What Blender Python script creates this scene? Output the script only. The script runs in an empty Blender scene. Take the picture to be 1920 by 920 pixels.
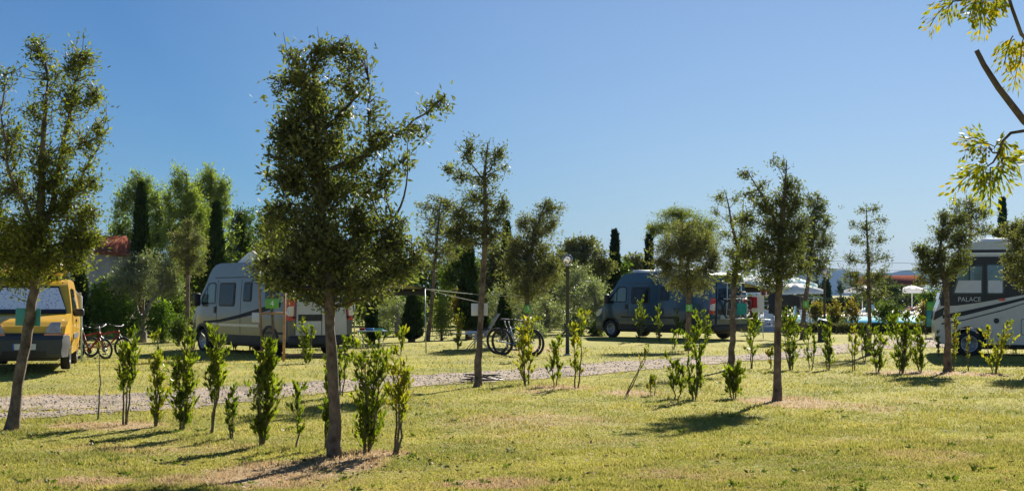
import bpy, bmesh, math, random
import numpy as np
from mathutils import Vector, Matrix

random.seed(7)
RNG = np.random.default_rng(11)
scene = bpy.context.scene
COL = scene.collection

# ---------------------------------------------------------------- camera, sky, sun, exposure
FPX, CX, HY, EYE = 2700.0, 960.0, 553.0, 1.65          # focal length in photo pixels, horizon row, eye height
cam_d = bpy.data.cameras.new('camera')
cam = bpy.data.objects.new('camera', cam_d)
COL.objects.link(cam)
cam.location = (0, 0, EYE)
cam.rotation_euler = (math.radians(90), 0, 0)
cam_d.sensor_width = 36
cam_d.lens = 36 * FPX / 1920
cam_d.shift_y = (HY - 460) / 1920
cam_d.clip_start = 0.1
cam_d.clip_end = 30000
scene.camera = cam

SUN_AZ, SUN_EL = 22.0, 30.5                               # degrees clockwise from +Y, above the horizon
world = bpy.data.worlds.new('World')
scene.world = world
world.use_nodes = True
wn = world.node_tree
sky = wn.nodes.new('ShaderNodeTexSky')
sky.sky_type = 'NISHITA'
sky.sun_disc = False
sky.sun_elevation = math.radians(SUN_EL)
sky.sun_rotation = math.radians(SUN_AZ)
sky.air_density = 1.0
sky.dust_density = 0.0
sky.ozone_density = 6.0
bg = wn.nodes['Background']
bg.inputs['Strength'].default_value = 0.05
# the photograph was taken through a polarising filter: the sky darkens with the angle from the sun
_tc = wn.nodes.new('ShaderNodeTexCoord'); _dp = wn.nodes.new('ShaderNodeVectorMath'); _dp.operation = 'DOT_PRODUCT'
_dp.inputs[1].default_value = (math.sin(math.radians(SUN_AZ)) * math.cos(math.radians(SUN_EL)), math.cos(math.radians(SUN_AZ)) * math.cos(math.radians(SUN_EL)), math.sin(math.radians(SUN_EL)))
_rp = wn.nodes.new('ShaderNodeValToRGB'); _mx = wn.nodes.new('ShaderNodeMixRGB'); _mx.blend_type = 'MULTIPLY'; _mx.inputs[0].default_value = 1
_e = _rp.color_ramp.elements
while len(_e) < 5: _e.new(.5)
for _el, (_p, _c) in zip(_e, [(0, (.75, .8, .85)), (.5, (.48, .56, .62)), (.768, (.36, .49, .60)), (.923, (.87, .75, .72)), (1, (.98, .86, .78))]):
    _el.position = _p; _el.color = (*_c, 1)
wn.links.new(_tc.outputs['Generated'], _dp.inputs[0]); wn.links.new(_dp.outputs['Value'], _rp.inputs['Fac'])
wn.links.new(sky.outputs[0], _mx.inputs[1]); wn.links.new(_rp.outputs[0], _mx.inputs[2])
wn.links.new(_mx.outputs[0], bg.inputs['Color'])

sun_d = bpy.data.lights.new('sun', 'SUN')
sun_d.energy = 5.0
sun_d.angle = math.radians(0.53)
sun_d.color = (1.0, 0.93, 0.82)
sun = bpy.data.objects.new('sun', sun_d)
COL.objects.link(sun)
sd = Vector((math.sin(math.radians(SUN_AZ)) * math.cos(math.radians(SUN_EL)),
             math.cos(math.radians(SUN_AZ)) * math.cos(math.radians(SUN_EL)), math.sin(math.radians(SUN_EL))))
sun.rotation_euler = sd.to_track_quat('Z', 'Y').to_euler()
sun.location = (20, 60, 40)

vs = scene.view_settings
vs.view_transform = 'Standard'
vs.look = 'None'
vs.gamma = 1
vs.exposure = 1.2
scene.cycles.max_bounces = 6
scene.cycles.sample_clamp_direct = 3.0
scene.cycles.sample_clamp_indirect = 4.0
scene.cycles.transparent_max_bounces = 8

# ---------------------------------------------------------------- ground shape
def height(x, y):
    x = np.asarray(x, float); y = np.asarray(y, float)
    near = np.clip((90 - y) / 40, 0, 1)
    h = 0.02 * np.sin(x * .55 + y * .31 + 1) + 0.018 * np.sin(x * .23 - y * .47) + 0.010 * np.sin(x * 1.3 + .4) * np.sin(y * 1.1)
    h = h * near
    h = h + 0.16 * np.exp(-(((x + 10.3) / 3.6) ** 2 + ((y - 30.5) / 3.6) ** 2))
    h = h + 0.05 * np.exp(-(((x + 1.8) / .7) ** 2 + ((y - 14.4) / .6) ** 2))
    return h

def H(x, y): return float(height(x, y))
def DY(py): return FPX * EYE / (py - HY)                 # distance of the ground seen at row py
def GX(px, D): return (px - CX) / FPX * D
def zat(py, D): return EYE + (HY - py) / FPX * D

# ---------------------------------------------------------------- object helpers
def link(o): COL.objects.link(o); return o

def tag(o, label=None, cat=None, group=None, kind=None):
    if label: o['label'] = label
    if cat: o['category'] = cat
    if group: o['group'] = group
    if kind: o['kind'] = kind
    return o

def thing(name, label, cat, loc=(0, 0, 0), rz=0, group=None):
    o = bpy.data.objects.new(name, None)
    o.empty_display_size = .2
    link(o); o.location = loc; o.rotation_euler = (0, 0, rz)
    return tag(o, label, cat, group)

def mesh_np(name, V, F, mat, parent=None, smooth=False):
    """V (n,3) array; F (m,k) array, or list of arrays with different k, or list of lists."""
    me = bpy.data.meshes.new(name)
    V = np.asarray(V, np.float32).reshape(-1, 3)
    groups = F if isinstance(F, list) and len(F) and isinstance(F[0], np.ndarray) and F[0].ndim == 2 else None
    if isinstance(F, np.ndarray): groups = [F]
    if groups is None:
        bykey = {}
        for f in F: bykey.setdefault(len(f), []).append(f)
        groups = [np.array(v, np.int32) for v in bykey.values()]
    me.vertices.add(len(V)); me.vertices.foreach_set('co', V.ravel())
    loops = np.concatenate([g.ravel() for g in groups]).astype(np.int32)
    counts = np.concatenate([np.full(len(g), g.shape[1]) for g in groups]).astype(np.int32)
    starts = np.concatenate([[0], np.cumsum(counts)[:-1]]).astype(np.int32)
    me.loops.add(len(loops)); me.loops.foreach_set('vertex_index', loops)
    me.polygons.add(len(counts))
    me.polygons.foreach_set('loop_start', starts)
    me.polygons.foreach_set('loop_total', counts)
    if smooth: me.polygons.foreach_set('use_smooth', np.ones(len(counts), bool))
    me.update(calc_edges=True)
    me.validate()
    if mat: me.materials.append(mat)
    o = link(bpy.data.objects.new(name, me))
    if parent: o.parent = parent
    return o

def bm_obj(name, bm, mat, parent=None, smooth=False, bevel=0):
    me = bpy.data.meshes.new(name)
    bmesh.ops.recalc_face_normals(bm, faces=bm.faces[:])
    bm.to_mesh(me); bm.free()
    me.materials.append(mat)
    for p in me.polygons: p.use_smooth = True
    if not smooth: me.set_sharp_from_angle(angle=math.radians(28))
    o = link(bpy.data.objects.new(name, me))
    if parent: o.parent = parent
    if bevel:
        m = o.modifiers.new('bevel', 'BEVEL'); m.width = bevel; m.segments = 2; m.limit_method = 'ANGLE'
        m.angle_limit = math.radians(35)
    return o

class Geo:
    """collects shapes and links them as ONE mesh object"""
    def __init__(s): s.V = []; s.F = []
    def add(s, vs_, fs):
        b = len(s.V); s.V += [tuple(v) for v in vs_]; s.F += [[i + b for i in f] for f in fs]; return s
    def box(s, a, b, rot=None, org=(0, 0, 0)):
        (x0, y0, z0), (x1, y1, z1) = a, b
        P = [Vector(p) for p in ((x0, y0, z0), (x1, y0, z0), (x1, y1, z0), (x0, y1, z0), (x0, y0, z1), (x1, y0, z1), (x1, y1, z1), (x0, y1, z1))]
        if rot: P = [rot @ p + Vector(org) for p in P]
        return s.add(P, [(0, 3, 2, 1), (4, 5, 6, 7), (0, 1, 5, 4), (1, 2, 6, 5), (2, 3, 7, 6), (3, 0, 4, 7)])
    def tube(s, pts, rad, n=6, caps=True):
        pts = [Vector(p) for p in pts]
        if not hasattr(rad, '__len__'): rad = [rad] * len(pts)
        closed = (pts[0] - pts[-1]).length < 1e-6 and len(pts) > 3
        if closed: pts = pts[:-1]; rad = rad[:len(pts)]
        m = len(pts); V = []; ref = None
        for i, p in enumerate(pts):
            if closed: t = pts[(i + 1) % m] - pts[i - 1]
            else: t = pts[min(i + 1, m - 1)] - pts[max(i - 1, 0)]
            t.normalize()
            if ref is None:
                ref = t.cross(Vector((0, 0, 1)))
                if ref.length < .2: ref = t.cross(Vector((0, 1, 0)))
            u = (ref - t * ref.dot(t)).normalized(); ref = u
            w = t.cross(u)
            for k in range(n):
                a = 2 * math.pi * k / n
                V.append(p + (u * math.cos(a) + w * math.sin(a)) * rad[i])
        F = []
        for i in range(m if closed else m - 1):
            j = (i + 1) % m
            for k in range(n):
                F.append((i * n + k, i * n + (k + 1) % n, j * n + (k + 1) % n, j * n + k))
        if caps and not closed:
            F.append(tuple(range(n - 1, -1, -1))); F.append(tuple((m - 1) * n + k for k in range(n)))
        return s.add(V, F)
    def lathe(s, prof, n=20, M=None):
        """prof (r,z) about z; M optional matrix"""
        V = []
        for r, z in prof:
            for k in range(n):
                a = 2 * math.pi * k / n
                v = Vector((r * math.cos(a), r * math.sin(a), z))
                V.append(M @ v if M else v)
        F = []
        for i in range(len(prof) - 1):
            for k in range(n):
                F.append((i * n + k, i * n + (k + 1) % n, (i + 1) * n + (k + 1) % n, (i + 1) * n + k))
        if prof[0][0] > 1e-4: F.append(tuple(range(n - 1, -1, -1)))
        if prof[-1][0] > 1e-4: F.append(tuple((len(prof) - 1) * n + k for k in range(n)))
        return s.add(V, F)
    def ball(s, c, r, n=10, sc=(1, 1, 1)):
        prof = [(max(1e-5, r * math.sin(math.pi * i / n)), -r * math.cos(math.pi * i / n)) for i in range(n + 1)]
        return s.lathe(prof, 2 * n, Matrix.Translation(c) @ Matrix.Diagonal((*sc, 1)))
    def build(s, name, mat, parent=None, smooth=False, bevel=0):
        o = mesh_np(name, np.array(s.V), s.F, mat, parent, smooth)
        if bevel:
            m = o.modifiers.new('bevel', 'BEVEL'); m.width = bevel; m.segments = 2; m.limit_method = 'ANGLE'
            m.angle_limit = math.radians(35)
        return o

# ---------------------------------------------------------------- materials
def newmat(name):
    m = bpy.data.materials.new(name); m.use_nodes = True
    nt = m.node_tree
    return m, nt, nt.nodes['Principled BSDF']

def N(nt, t, **kw):
    n = nt.nodes.new(t)
    for k, v in kw.items(): setattr(n, k, v)
    return n

def ramp(nt, stops):
    r = nt.nodes.new('ShaderNodeValToRGB')
    e = r.color_ramp.elements
    while len(e) < len(stops): e.new(.5)
    for el, (p, c) in zip(e, stops):
        el.position = p; el.color = (*c, 1)
    return r

def plain(name, col, rough=.5, metal=0, coat=0, var=.12, vscale=6, bump=0, trans=0, spec=.5):
    """solid colour with slight procedural soiling"""
    m, nt, b = newmat(name)
    tc = N(nt, 'ShaderNodeTexCoord')
    no = N(nt, 'ShaderNodeTexNoise'); no.inputs['Scale'].default_value = vscale; no.inputs['Detail'].default_value = 6
    nt.links.new(tc.outputs['Object'], no.inputs['Vector'])
    r = ramp(nt, [(.3, tuple(c * (1 - var) for c in col)), (.7, tuple(min(1, c * (1 + var)) for c in col))])
    nt.links.new(no.outputs['Fac'], r.inputs['Fac'])
    nt.links.new(r.outputs[0], b.inputs['Base Color'])
    b.inputs['Roughness'].default_value = rough
    b.inputs['Metallic'].default_value = metal
    b.inputs['Coat Weight'].default_value = coat
    b.inputs['Coat Roughness'].default_value = .08
    b.inputs['Specular IOR Level'].default_value = spec
    if trans: b.inputs['Transmission Weight'].default_value = trans
    if bump:
        bp = N(nt, 'ShaderNodeBump'); bp.inputs['Strength'].default_value = bump
        nt.links.new(no.outputs['Fac'], bp.inputs['Height']); nt.links.new(bp.outputs[0], b.inputs['Normal'])
    return m

def leafmat(name, cols, rough=.45, trans=.3, tcol=None, clump=1.5, spec=.06):
    m, nt, b = newmat(name)
    geo = N(nt, 'ShaderNodeNewGeometry'); tc = N(nt, 'ShaderNodeTexCoord')
    no = N(nt, 'ShaderNodeTexNoise'); no.inputs['Scale'].default_value = clump; no.inputs['Detail'].default_value = 3
    nt.links.new(tc.outputs['Object'], no.inputs['Vector'])
    ma = N(nt, 'ShaderNodeMath', operation='MULTIPLY'); ma.inputs[1].default_value = .55
    nt.links.new(geo.outputs['Random Per Island'], ma.inputs[0])
    mb = N(nt, 'ShaderNodeMath', operation='MULTIPLY_ADD'); mb.inputs[1].default_value = 1.5; mb.inputs[2].default_value = -.52
    nt.links.new(no.outputs['Fac'], mb.inputs[0])
    mc = N(nt, 'ShaderNodeMath', operation='ADD'); mc.use_clamp = True
    nt.links.new(ma.outputs[0], mc.inputs[0]); nt.links.new(mb.outputs[0], mc.inputs[1])
    n_ = len(cols)
    r = ramp(nt, [(i / (n_ - 1), c) for i, c in enumerate(cols)])
    nt.links.new(mc.outputs[0], r.inputs['Fac'])
    nt.links.new(r.outputs[0], b.inputs['Base Color'])
    b.inputs['Roughness'].default_value = rough
    b.inputs['Specular IOR Level'].default_value = spec
    tr = N(nt, 'ShaderNodeBsdfTranslucent')
    mx = N(nt, 'ShaderNodeMixRGB', blend_type='MULTIPLY'); mx.inputs[0].default_value = 1
    mx.inputs[2].default_value = (*(tcol or (1.6, 1.9, .7)), 1)
    nt.links.new(r.outputs[0], mx.inputs[1]); nt.links.new(mx.outputs[0], tr.inputs['Color'])
    ms = N(nt, 'ShaderNodeMixShader'); ms.inputs[0].default_value = trans
    nt.links.new(b.outputs[0], ms.inputs[1]); nt.links.new(tr.outputs[0], ms.inputs[2])
    nt.links.new(ms.outputs[0], nt.nodes['Material Output'].inputs['Surface'])
    return m

def barkmat(name, c0, c1, scale=30):
    m, nt, b = newmat(name)
    tc = N(nt, 'ShaderNodeTexCoord'); mp = N(nt, 'ShaderNodeMapping'); mp.inputs['Scale'].default_value = (1, 1, .45)
    nt.links.new(tc.outputs['Object'], mp.inputs[0])
    no = N(nt, 'ShaderNodeTexNoise'); no.inputs['Scale'].default_value = scale; no.inputs['Detail'].default_value = 8; no.inputs['Roughness'].default_value = .7
    nt.links.new(mp.outputs[0], no.inputs['Vector'])
    n2 = N(nt, 'ShaderNodeTexNoise'); n2.inputs['Scale'].default_value = 7; nt.links.new(tc.outputs['Object'], n2.inputs['Vector'])
    ad = N(nt, 'ShaderNodeMath', operation='MULTIPLY_ADD'); ad.inputs[1].default_value = .6; nt.links.new(n2.outputs['Fac'], ad.inputs[0])
    ad2 = N(nt, 'ShaderNodeMath', operation='MULTIPLY'); ad2.inputs[1].default_value = .5; nt.links.new(no.outputs['Fac'], ad2.inputs[0])
    nt.links.new(ad2.outputs[0], ad.inputs[2])
    r = ramp(nt, [(.38, c0), (.68, c1)]); nt.links.new(ad.outputs[0], r.inputs['Fac'])
    nt.links.new(r.outputs[0], b.inputs['Base Color']); b.inputs['Roughness'].default_value = .9
    bp = N(nt, 'ShaderNodeBump'); bp.inputs['Strength'].default_value = .9; bp.inputs['Distance'].default_value = .02
    nt.links.new(no.outputs['Fac'], bp.inputs['Height']); nt.links.new(bp.outputs[0], b.inputs['Normal'])
    return m

M = {}
M['laurel'] = leafmat('laurel_leaves', [(.055, .062, .026), (.095, .102, .04), (.145, .148, .058), (.22, .21, .09)], rough=.5, trans=.34)
M['laurel2'] = leafmat('laurel_leaves_light', [(.065, .075, .018), (.115, .125, .028), (.175, .175, .04), (.25, .23, .06)], rough=.5, trans=.36)
M['holm'] = leafmat('holm_oak_leaves', [(.07, .078, .032), (.12, .12, .05), (.17, .16, .07), (.24, .22, .11)], rough=.55, trans=.32)
M['sapl'] = leafmat('sapling_leaves', [(.035, .052, .008), (.08, .102, .012), (.155, .172, .018), (.29, .275, .03)], rough=.4, trans=.42, clump=3.5)
M['sapl_red'] = leafmat('sapling_leaves_reddish', [(.06, .08, .012), (.13, .15, .02), (.19, .14, .03), (.26, .09, .045)], rough=.42, trans=.4, clump=5)
M['sapl_yel'] = leafmat('sapling_leaves_yellowing', [(.07, .09, .01), (.15, .16, .02), (.26, .22, .025), (.36, .27, .04)], rough=.42, trans=.42, clump=4)
M['sapl_mix'] = leafmat('sapling_leaves_mixed', [(.06, .08, .012), (.14, .16, .018), (.24, .23, .025), (.22, .1, .04)], rough=.42, trans=.4, clump=4)
M['cyp'] = leafmat('cypress_leaves', [(.018, .032, .010), (.03, .05, .014), (.045, .065, .018)], rough=.7, trans=.1)
M['poplar'] = leafmat('poplar_leaves', [(.09, .11, .035), (.16, .19, .05), (.23, .26, .07), (.3, .32, .1)], rough=.5, trans=.4)
M['broad'] = leafmat('broadleaf_leaves', [(.04, .06, .012), (.08, .11, .02), (.13, .16, .03)], rough=.5, trans=.35)
M['bamboo'] = leafmat('bamboo_leaves', [(.05, .085, .015), (.1, .15, .02), (.17, .23, .035)], rough=.5, trans=.4)
M['olive'] = leafmat('olive_leaves', [(.1, .115, .065), (.17, .185, .11), (.26, .275, .18), (.36, .37, .26)], rough=.42, trans=.25)
M['pine'] = leafmat('pine_needles', [(.13, .15, .03), (.2, .22, .045), (.28, .28, .07)], rough=.6, trans=.3)
M['orange'] = leafmat('orange_shrub_leaves', [(.06, .08, .015), (.14, .15, .02), (.25, .15, .04), (.28, .2, .05)], rough=.5, trans=.35, clump=2.5)
M['far'] = leafmat('distant_leaves', [(.04, .055, .02), (.07, .085, .03), (.1, .12, .04)], rough=.6, trans=.25)
M['melia'] = leafmat('bead_tree_leaves', [(.13, .19, .015), (.24, .28, .02), (.38, .33, .02), (.5, .32, .02)], rough=.45, trans=.45, tcol=(1., 1.05, .5), clump=3)
M['bark'] = barkmat('bark', (.035, .024, .016), (.24, .175, .125))
M['bark_dark'] = barkmat('bark_dark', (.035, .027, .02), (.14, .11, .085))
M['bark_olive'] = barkmat('bark_olive', (.12, .10, .08), (.38, .34, .29))
M['stem'] = barkmat('stem_bark', (.07, .06, .03), (.2, .17, .1), 60)
M['wood'] = plain('stake_wood', (.42, .24, .12), .8, var=.25, vscale=14, bump=.3)
M['steel'] = plain('galvanised_steel', (.45, .46, .47), .4, .7)
M['alu'] = plain('aluminium', (.6, .61, .62), .35, .6)
M['dark'] = plain('dark_metal', (.03, .035, .035), .45)
M['black'] = plain('black_plastic', (.022, .022, .024), .55)
M['tyre'] = plain('rubber', (.02, .02, .02), .85)
M['rim'] = plain('rim_metal', (.45, .46, .48), .35, .6)
M['glass'] = plain('dark_window_glass', (.010, .014, .02), .05, spec=.35, var=0)
M['glass_l'] = plain('shaded_window_glass', (.10, .16, .17), .1, spec=.8, var=.1)
M['white'] = plain('white_paint', (.78, .78, .77), .45, var=.04)
M['offwhite'] = plain('off_white_paint', (.52, .51, .50), .3, coat=.6, var=.05)
M['silver'] = plain('silver_paint', (.46, .47, .49), .32, .15, coat=.8, var=.05, vscale=2)
M['grey_paint'] = plain('grey_metallic_paint', (.016, .055, .105), .3, .3, coat=.9, var=.08, vscale=2)
M['yellow'] = plain('yellow_paint', (.82, .47, .028), .35, coat=.7, var=.06, vscale=3)
M['bumper'] = plain('bumper_plastic', (.045, .05, .055), .6)
M['red'] = plain('red_plastic', (.6, .025, .02), .25, coat=.5)
M['lamp_white'] = plain('white_lens', (.75, .72, .68), .2, coat=.5)
M['orange_lens'] = plain('orange_lens', (.75, .28, .1), .25, coat=.5)
M['plate'] = plain('number_plate', (.6, .62, .6), .5)
M['plate_blue'] = plain('plate_blue_band', (.03, .1, .4), .5)
M['sign_green'] = plain('green_sign_board', (.13, .42, .06), .5, var=.05)
M['sign_teal'] = plain('teal_sign_board', (.06, .30, .26), .5, var=.05)
M['sign_white'] = plain('white_sign_board', (.62, .62, .66), .5, var=.04)
M['canvas'] = plain('awning_canvas', (.2, .19, .17), .8, var=.1)
M['canvas_w'] = plain('white_parasol_canvas', (.82, .82, .82), .8, var=.04)
def cloth_mat():
    m, nt, b = newmat('white_parasol_cloth'); b.inputs['Base Color'].default_value = (.8, .8, .8, 1); b.inputs['Roughness'].default_value = .9
    tr = N(nt, 'ShaderNodeBsdfTranslucent'); tr.inputs['Color'].default_value = (.85, .85, .84, 1)
    ms = N(nt, 'ShaderNodeMixShader'); ms.inputs[0].default_value = .5
    nt.links.new(b.outputs[0], ms.inputs[1]); nt.links.new(tr.outputs[0], ms.inputs[2]); nt.links.new(ms.outputs[0], nt.nodes['Material Output'].inputs['Surface'])
    return m
M['canvas_w'] = cloth_mat()
M['headlens'] = plain('clear_headlight', (.5, .45, .42), .2, coat=.8, var=.25, vscale=12)
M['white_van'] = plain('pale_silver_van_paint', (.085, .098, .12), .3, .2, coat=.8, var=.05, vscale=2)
M['bikered'] = plain('dark_red_frame_paint', (.3, .015, .012), .4, spec=.2)
M['rail'] = plain('matt_black_rail', (.02, .02, .022), .95, spec=.05)
M['rope'] = plain('pale_rope', (.4, .38, .32), .9, spec=.1)
M['beige'] = plain('beige_fabric', (.45, .40, .34), .85, var=.1)
M['blue'] = plain('blue_plastic', (.02, .22, .55), .4)
M['bluew'] = plain('pale_blue_plastic', (.35, .5, .72), .4)
M['teal'] = plain('teal_fabric', (.04, .30, .26), .9, spec=.1)
M['redc'] = plain('red_fabric', (.32, .025, .025), .9, spec=.1)
M['maroon'] = plain('maroon_fabric', (.14, .02, .03), .9)
M['navy'] = plain('navy_fabric', (.02, .025, .045), .9)
M['charcoal'] = plain('charcoal_fabric', (.035, .037, .042), .9)
M['bin'] = plain('dark_green_bin_plastic', (.012, .022, .02), .4)
M['hose'] = plain('black_rubber_hose', (.02, .02, .02), .5)
M['plaster'] = plain('house_plaster', (.42, .38, .34), .9, var=.12, vscale=2)
M['concrete'] = plain('pale_paving', (.5, .48, .45), .85, var=.1, vscale=3)
M['skin'] = plain('skin', (.5, .28, .19), .6)
M['hair'] = plain('dark_hair', (.03, .02, .015), .7)
M['lime'] = plain('lime_plastic', (.38, .6, .2), .4)
M['bikeblue'] = plain('pale_blue_frame_paint', (.3, .42, .58), .3, coat=.5)
M['shrubdry'] = leafmat('dry_hedge_leaves', [(.05, .055, .02), (.1, .1, .035), (.16, .13, .06)], rough=.6, trans=.2)

def glob_mat():
    m, nt, b = newmat('clear_globe')
    tr = N(nt, 'ShaderNodeBsdfTransparent'); gl = N(nt, 'ShaderNodeBsdfGlossy'); gl.inputs['Roughness'].default_value = .05
    lw = N(nt, 'ShaderNodeLayerWeight'); lw.inputs['Blend'].default_value = .45
    ad = N(nt, 'ShaderNodeMath', operation='ADD'); ad.inputs[1].default_value = .10
    df = N(nt, 'ShaderNodeBsdfTranslucent'); df.inputs['Color'].default_value = (.9, .9, .9, 1); m0 = N(nt, 'ShaderNodeMixShader'); m0.inputs[0].default_value = .22
    nt.links.new(lw.outputs['Fresnel'], ad.inputs[0])
    ms = N(nt, 'ShaderNodeMixShader'); nt.links.new(ad.outputs[0], ms.inputs[0])
    nt.links.new(tr.outputs[0], m0.inputs[1]); nt.links.new(df.outputs[0], m0.inputs[2]); nt.links.new(m0.outputs[0], ms.inputs[1]); nt.links.new(gl.outputs[0], ms.inputs[2])
    nt.links.new(ms.outputs[0], nt.nodes['Material Output'].inputs['Surface'])
    return m
M['globe'] = glob_mat()

def shade_mat():
    """crinkled foil sun screen behind a windscreen"""
    m, nt, b = newmat('foil_sunshade')
    tc = N(nt, 'ShaderNodeTexCoord')
    vo = N(nt, 'ShaderNodeTexNoise'); vo.inputs['Scale'].default_value = 22; vo.inputs['Detail'].default_value = 4
    nt.links.new(tc.outputs['Object'], vo.inputs['Vector'])
    r = ramp(nt, [(.36, (.45, .5, .7)), (.44, (.92, .92, .94)), (.6, (.97, .97, .97))]); nt.links.new(vo.outputs['Fac'], r.inputs['Fac'])
    nt.links.new(r.outputs[0], b.inputs['Base Color'])
    b.inputs['Metallic'].default_value = .0; b.inputs['Roughness'].default_value = .25
    bp = N(nt, 'ShaderNodeBump'); bp.inputs['Strength'].default_value = .35; bp.inputs['Distance'].default_value = .02
    nt.links.new(vo.outputs['Fac'], bp.inputs['Height']); nt.links.new(bp.outputs[0], b.inputs['Normal'])
    return m
M['foil'] = shade_mat()

def tile_mat():
    m, nt, b = newmat('terracotta_tiles')
    tc = N(nt, 'ShaderNodeTexCoord'); w = N(nt, 'ShaderNodeTexWave'); w.inputs['Scale'].default_value = 1.6
    nt.links.new(tc.outputs['Object'], w.inputs['Vector'])
    no = N(nt, 'ShaderNodeTexNoise'); no.inputs['Scale'].default_value = 4; nt.links.new(tc.outputs['Object'], no.inputs['Vector'])
    b.inputs['Specular IOR Level'].default_value = 0
    r = ramp(nt, [(.3, (.2, .07, .045)), (.7, (.33, .125, .085))]); nt.links.new(no.outputs['Fac'], r.inputs['Fac'])
    nt.links.new(r.outputs[0], b.inputs['Base Color']); b.inputs['Roughness'].default_value = .85
    bp = N(nt, 'ShaderNodeBump'); bp.inputs['Strength'].default_value = .8; bp.inputs['Distance'].default_value = .08
    nt.links.new(w.outputs['Fac'], bp.inputs['Height']); nt.links.new(bp.outputs[0], b.inputs['Normal'])
    return m
M['tile'] = tile_mat()

def water_mat():
    m, nt, b = newmat('pool_water')
    tc = N(nt, 'ShaderNodeTexCoord'); no = N(nt, 'ShaderNodeTexNoise'); no.inputs['Scale'].default_value = 1.6; no.inputs['Detail'].default_value = 4
    nt.links.new(tc.outputs['Object'], no.inputs['Vector'])
    r = ramp(nt, [(.3, (.06, .42, .55)), (.7, (.14, .58, .68))]); nt.links.new(no.outputs['Fac'], r.inputs['Fac'])
    nt.links.new(r.outputs[0], b.inputs['Base Color']); b.inputs['Roughness'].default_value = .15
    bp = N(nt, 'ShaderNodeBump'); bp.inputs['Strength'].default_value = .25
    nt.links.new(no.outputs['Fac'], bp.inputs['Height']); nt.links.new(bp.outputs[0], b.inputs['Normal'])
    return m
M['water'] = water_mat()

GRASS_COLS = dict(green=(.225, .235, .05), lime=(.365, .34, .074), dry=(.40, .285, .16))
def grass_color(nt, dry_name='dry'):
    """world-position colour shared by the soil sheet and the blades; the attribute carries the worn patches"""
    geo = N(nt, 'ShaderNodeNewGeometry')
    n1 = N(nt, 'ShaderNodeTexNoise'); n1.inputs['Scale'].default_value = .55; n1.inputs['Detail'].default_value = 5; n1.inputs['Roughness'].default_value = .6
    n2 = N(nt, 'ShaderNodeTexNoise'); n2.inputs['Scale'].default_value = 3.2; n2.inputs['Detail'].default_value = 6; n2.inputs['Roughness'].default_value = .7
    n3 = N(nt, 'ShaderNodeTexNoise'); n3.inputs['Scale'].default_value = 17; n3.inputs['Detail'].default_value = 6; n3.inputs['Roughness'].default_value = .75
    for n in (n1, n2, n3): nt.links.new(geo.outputs['Position'], n.inputs['Vector'])
    at = N(nt, 'ShaderNodeAttribute'); at.attribute_name = dry_name
    r1 = ramp(nt, [(.35, GRASS_COLS['green']), (.62, GRASS_COLS['lime'])]); nt.links.new(n1.outputs['Fac'], r1.inputs['Fac'])
    # dryness = attribute + noise
    s = N(nt, 'ShaderNodeMath', operation='MULTIPLY_ADD'); s.inputs[1].default_value = 1.0; nt.links.new(n2.outputs['Fac'], s.inputs[0])
    nt.links.new(at.outputs['Fac'], s.inputs[2])
    s2 = N(nt, 'ShaderNodeMath', operation='MULTIPLY_ADD'); s2.inputs[1].default_value = .55; nt.links.new(n3.outputs['Fac'], s2.inputs[0]); nt.links.new(s.outputs[0], s2.inputs[2])
    rd = ramp(nt, [(.0, (0, 0, 0)), (1, (1, 1, 1))])
    mr = N(nt, 'ShaderNodeMapRange'); mr.inputs['From Min'].default_value = .76; mr.inputs['From Max'].default_value = 1.22
    nt.links.new(s2.outputs[0], mr.inputs['Value'])
    mx = N(nt, 'ShaderNodeMixRGB'); nt.links.new(mr.outputs[0], mx.inputs[0]); nt.links.new(r1.outputs[0], mx.inputs[1])
    mx.inputs[2].default_value = (*GRASS_COLS['dry'], 1)
    # dark tufts
    rt = ramp(nt, [(.34, (.66, .72, .66)), (.5, (1, 1, 1)), (.66, (1.12, 1.12, 1.06))]); nt.links.new(n3.outputs['Fac'], rt.inputs['Fac'])
    ml = N(nt, 'ShaderNodeMixRGB', blend_type='MULTIPLY'); ml.inputs[0].default_value = .8
    nt.links.new(mx.outputs[0], ml.inputs[1]); nt.links.new(rt.outputs[0], ml.inputs[2])
    return ml, n3, mr

def ground_mat():
    m, nt, b = newmat('lawn')
    c, n3, mr = grass_color(nt)
    nt.links.new(c.outputs[0], b.inputs['Base Color']); b.inputs['Roughness'].default_value = .95
    b.inputs['Specular IOR Level'].default_value = .1
    bp = N(nt, 'ShaderNodeBump'); bp.inputs['Strength'].default_value = .7; bp.inputs['Distance'].default_value = .05
    nt.links.new(n3.outputs['Fac'], bp.inputs['Height']); nt.links.new(bp.outputs[0], b.inputs['Normal'])
    return m

def blade_mat():
    m, nt, b = newmat('grass_blades')
    c, n3, mr = grass_color(nt)
    geo = N(nt, 'ShaderNodeNewGeometry')
    r = ramp(nt, [(0, (.72, .78, .65)), (.6, (1.02, 1.02, 1)), (1, (1.35, 1.25, 1.2))]); nt.links.new(geo.outputs['Random Per Island'], r.inputs['Fac'])
    ml = N(nt, 'ShaderNodeMixRGB', blend_type='MULTIPLY'); ml.inputs[0].default_value = 1
    nt.links.new(c.outputs[0], ml.inputs[1]); nt.links.new(r.outputs[0], ml.inputs[2])
    nt.links.new(ml.outputs[0], b.inputs['Base Color']); b.inputs['Roughness'].default_value = .6
    b.inputs['Specular IOR Level'].default_value = .25
    tr = N(nt, 'ShaderNodeBsdfTranslucent'); nt.links.new(ml.outputs[0], tr.inputs['Color'])
    ms = N(nt, 'ShaderNodeMixShader'); ms.inputs[0].default_value = .5
    nt.links.new(b.outputs[0], ms.inputs[1]); nt.links.new(tr.outputs[0], ms.inputs[2])
    nt.links.new(ms.outputs[0], nt.nodes['Material Output'].inputs['Surface'])
    return m

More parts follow.
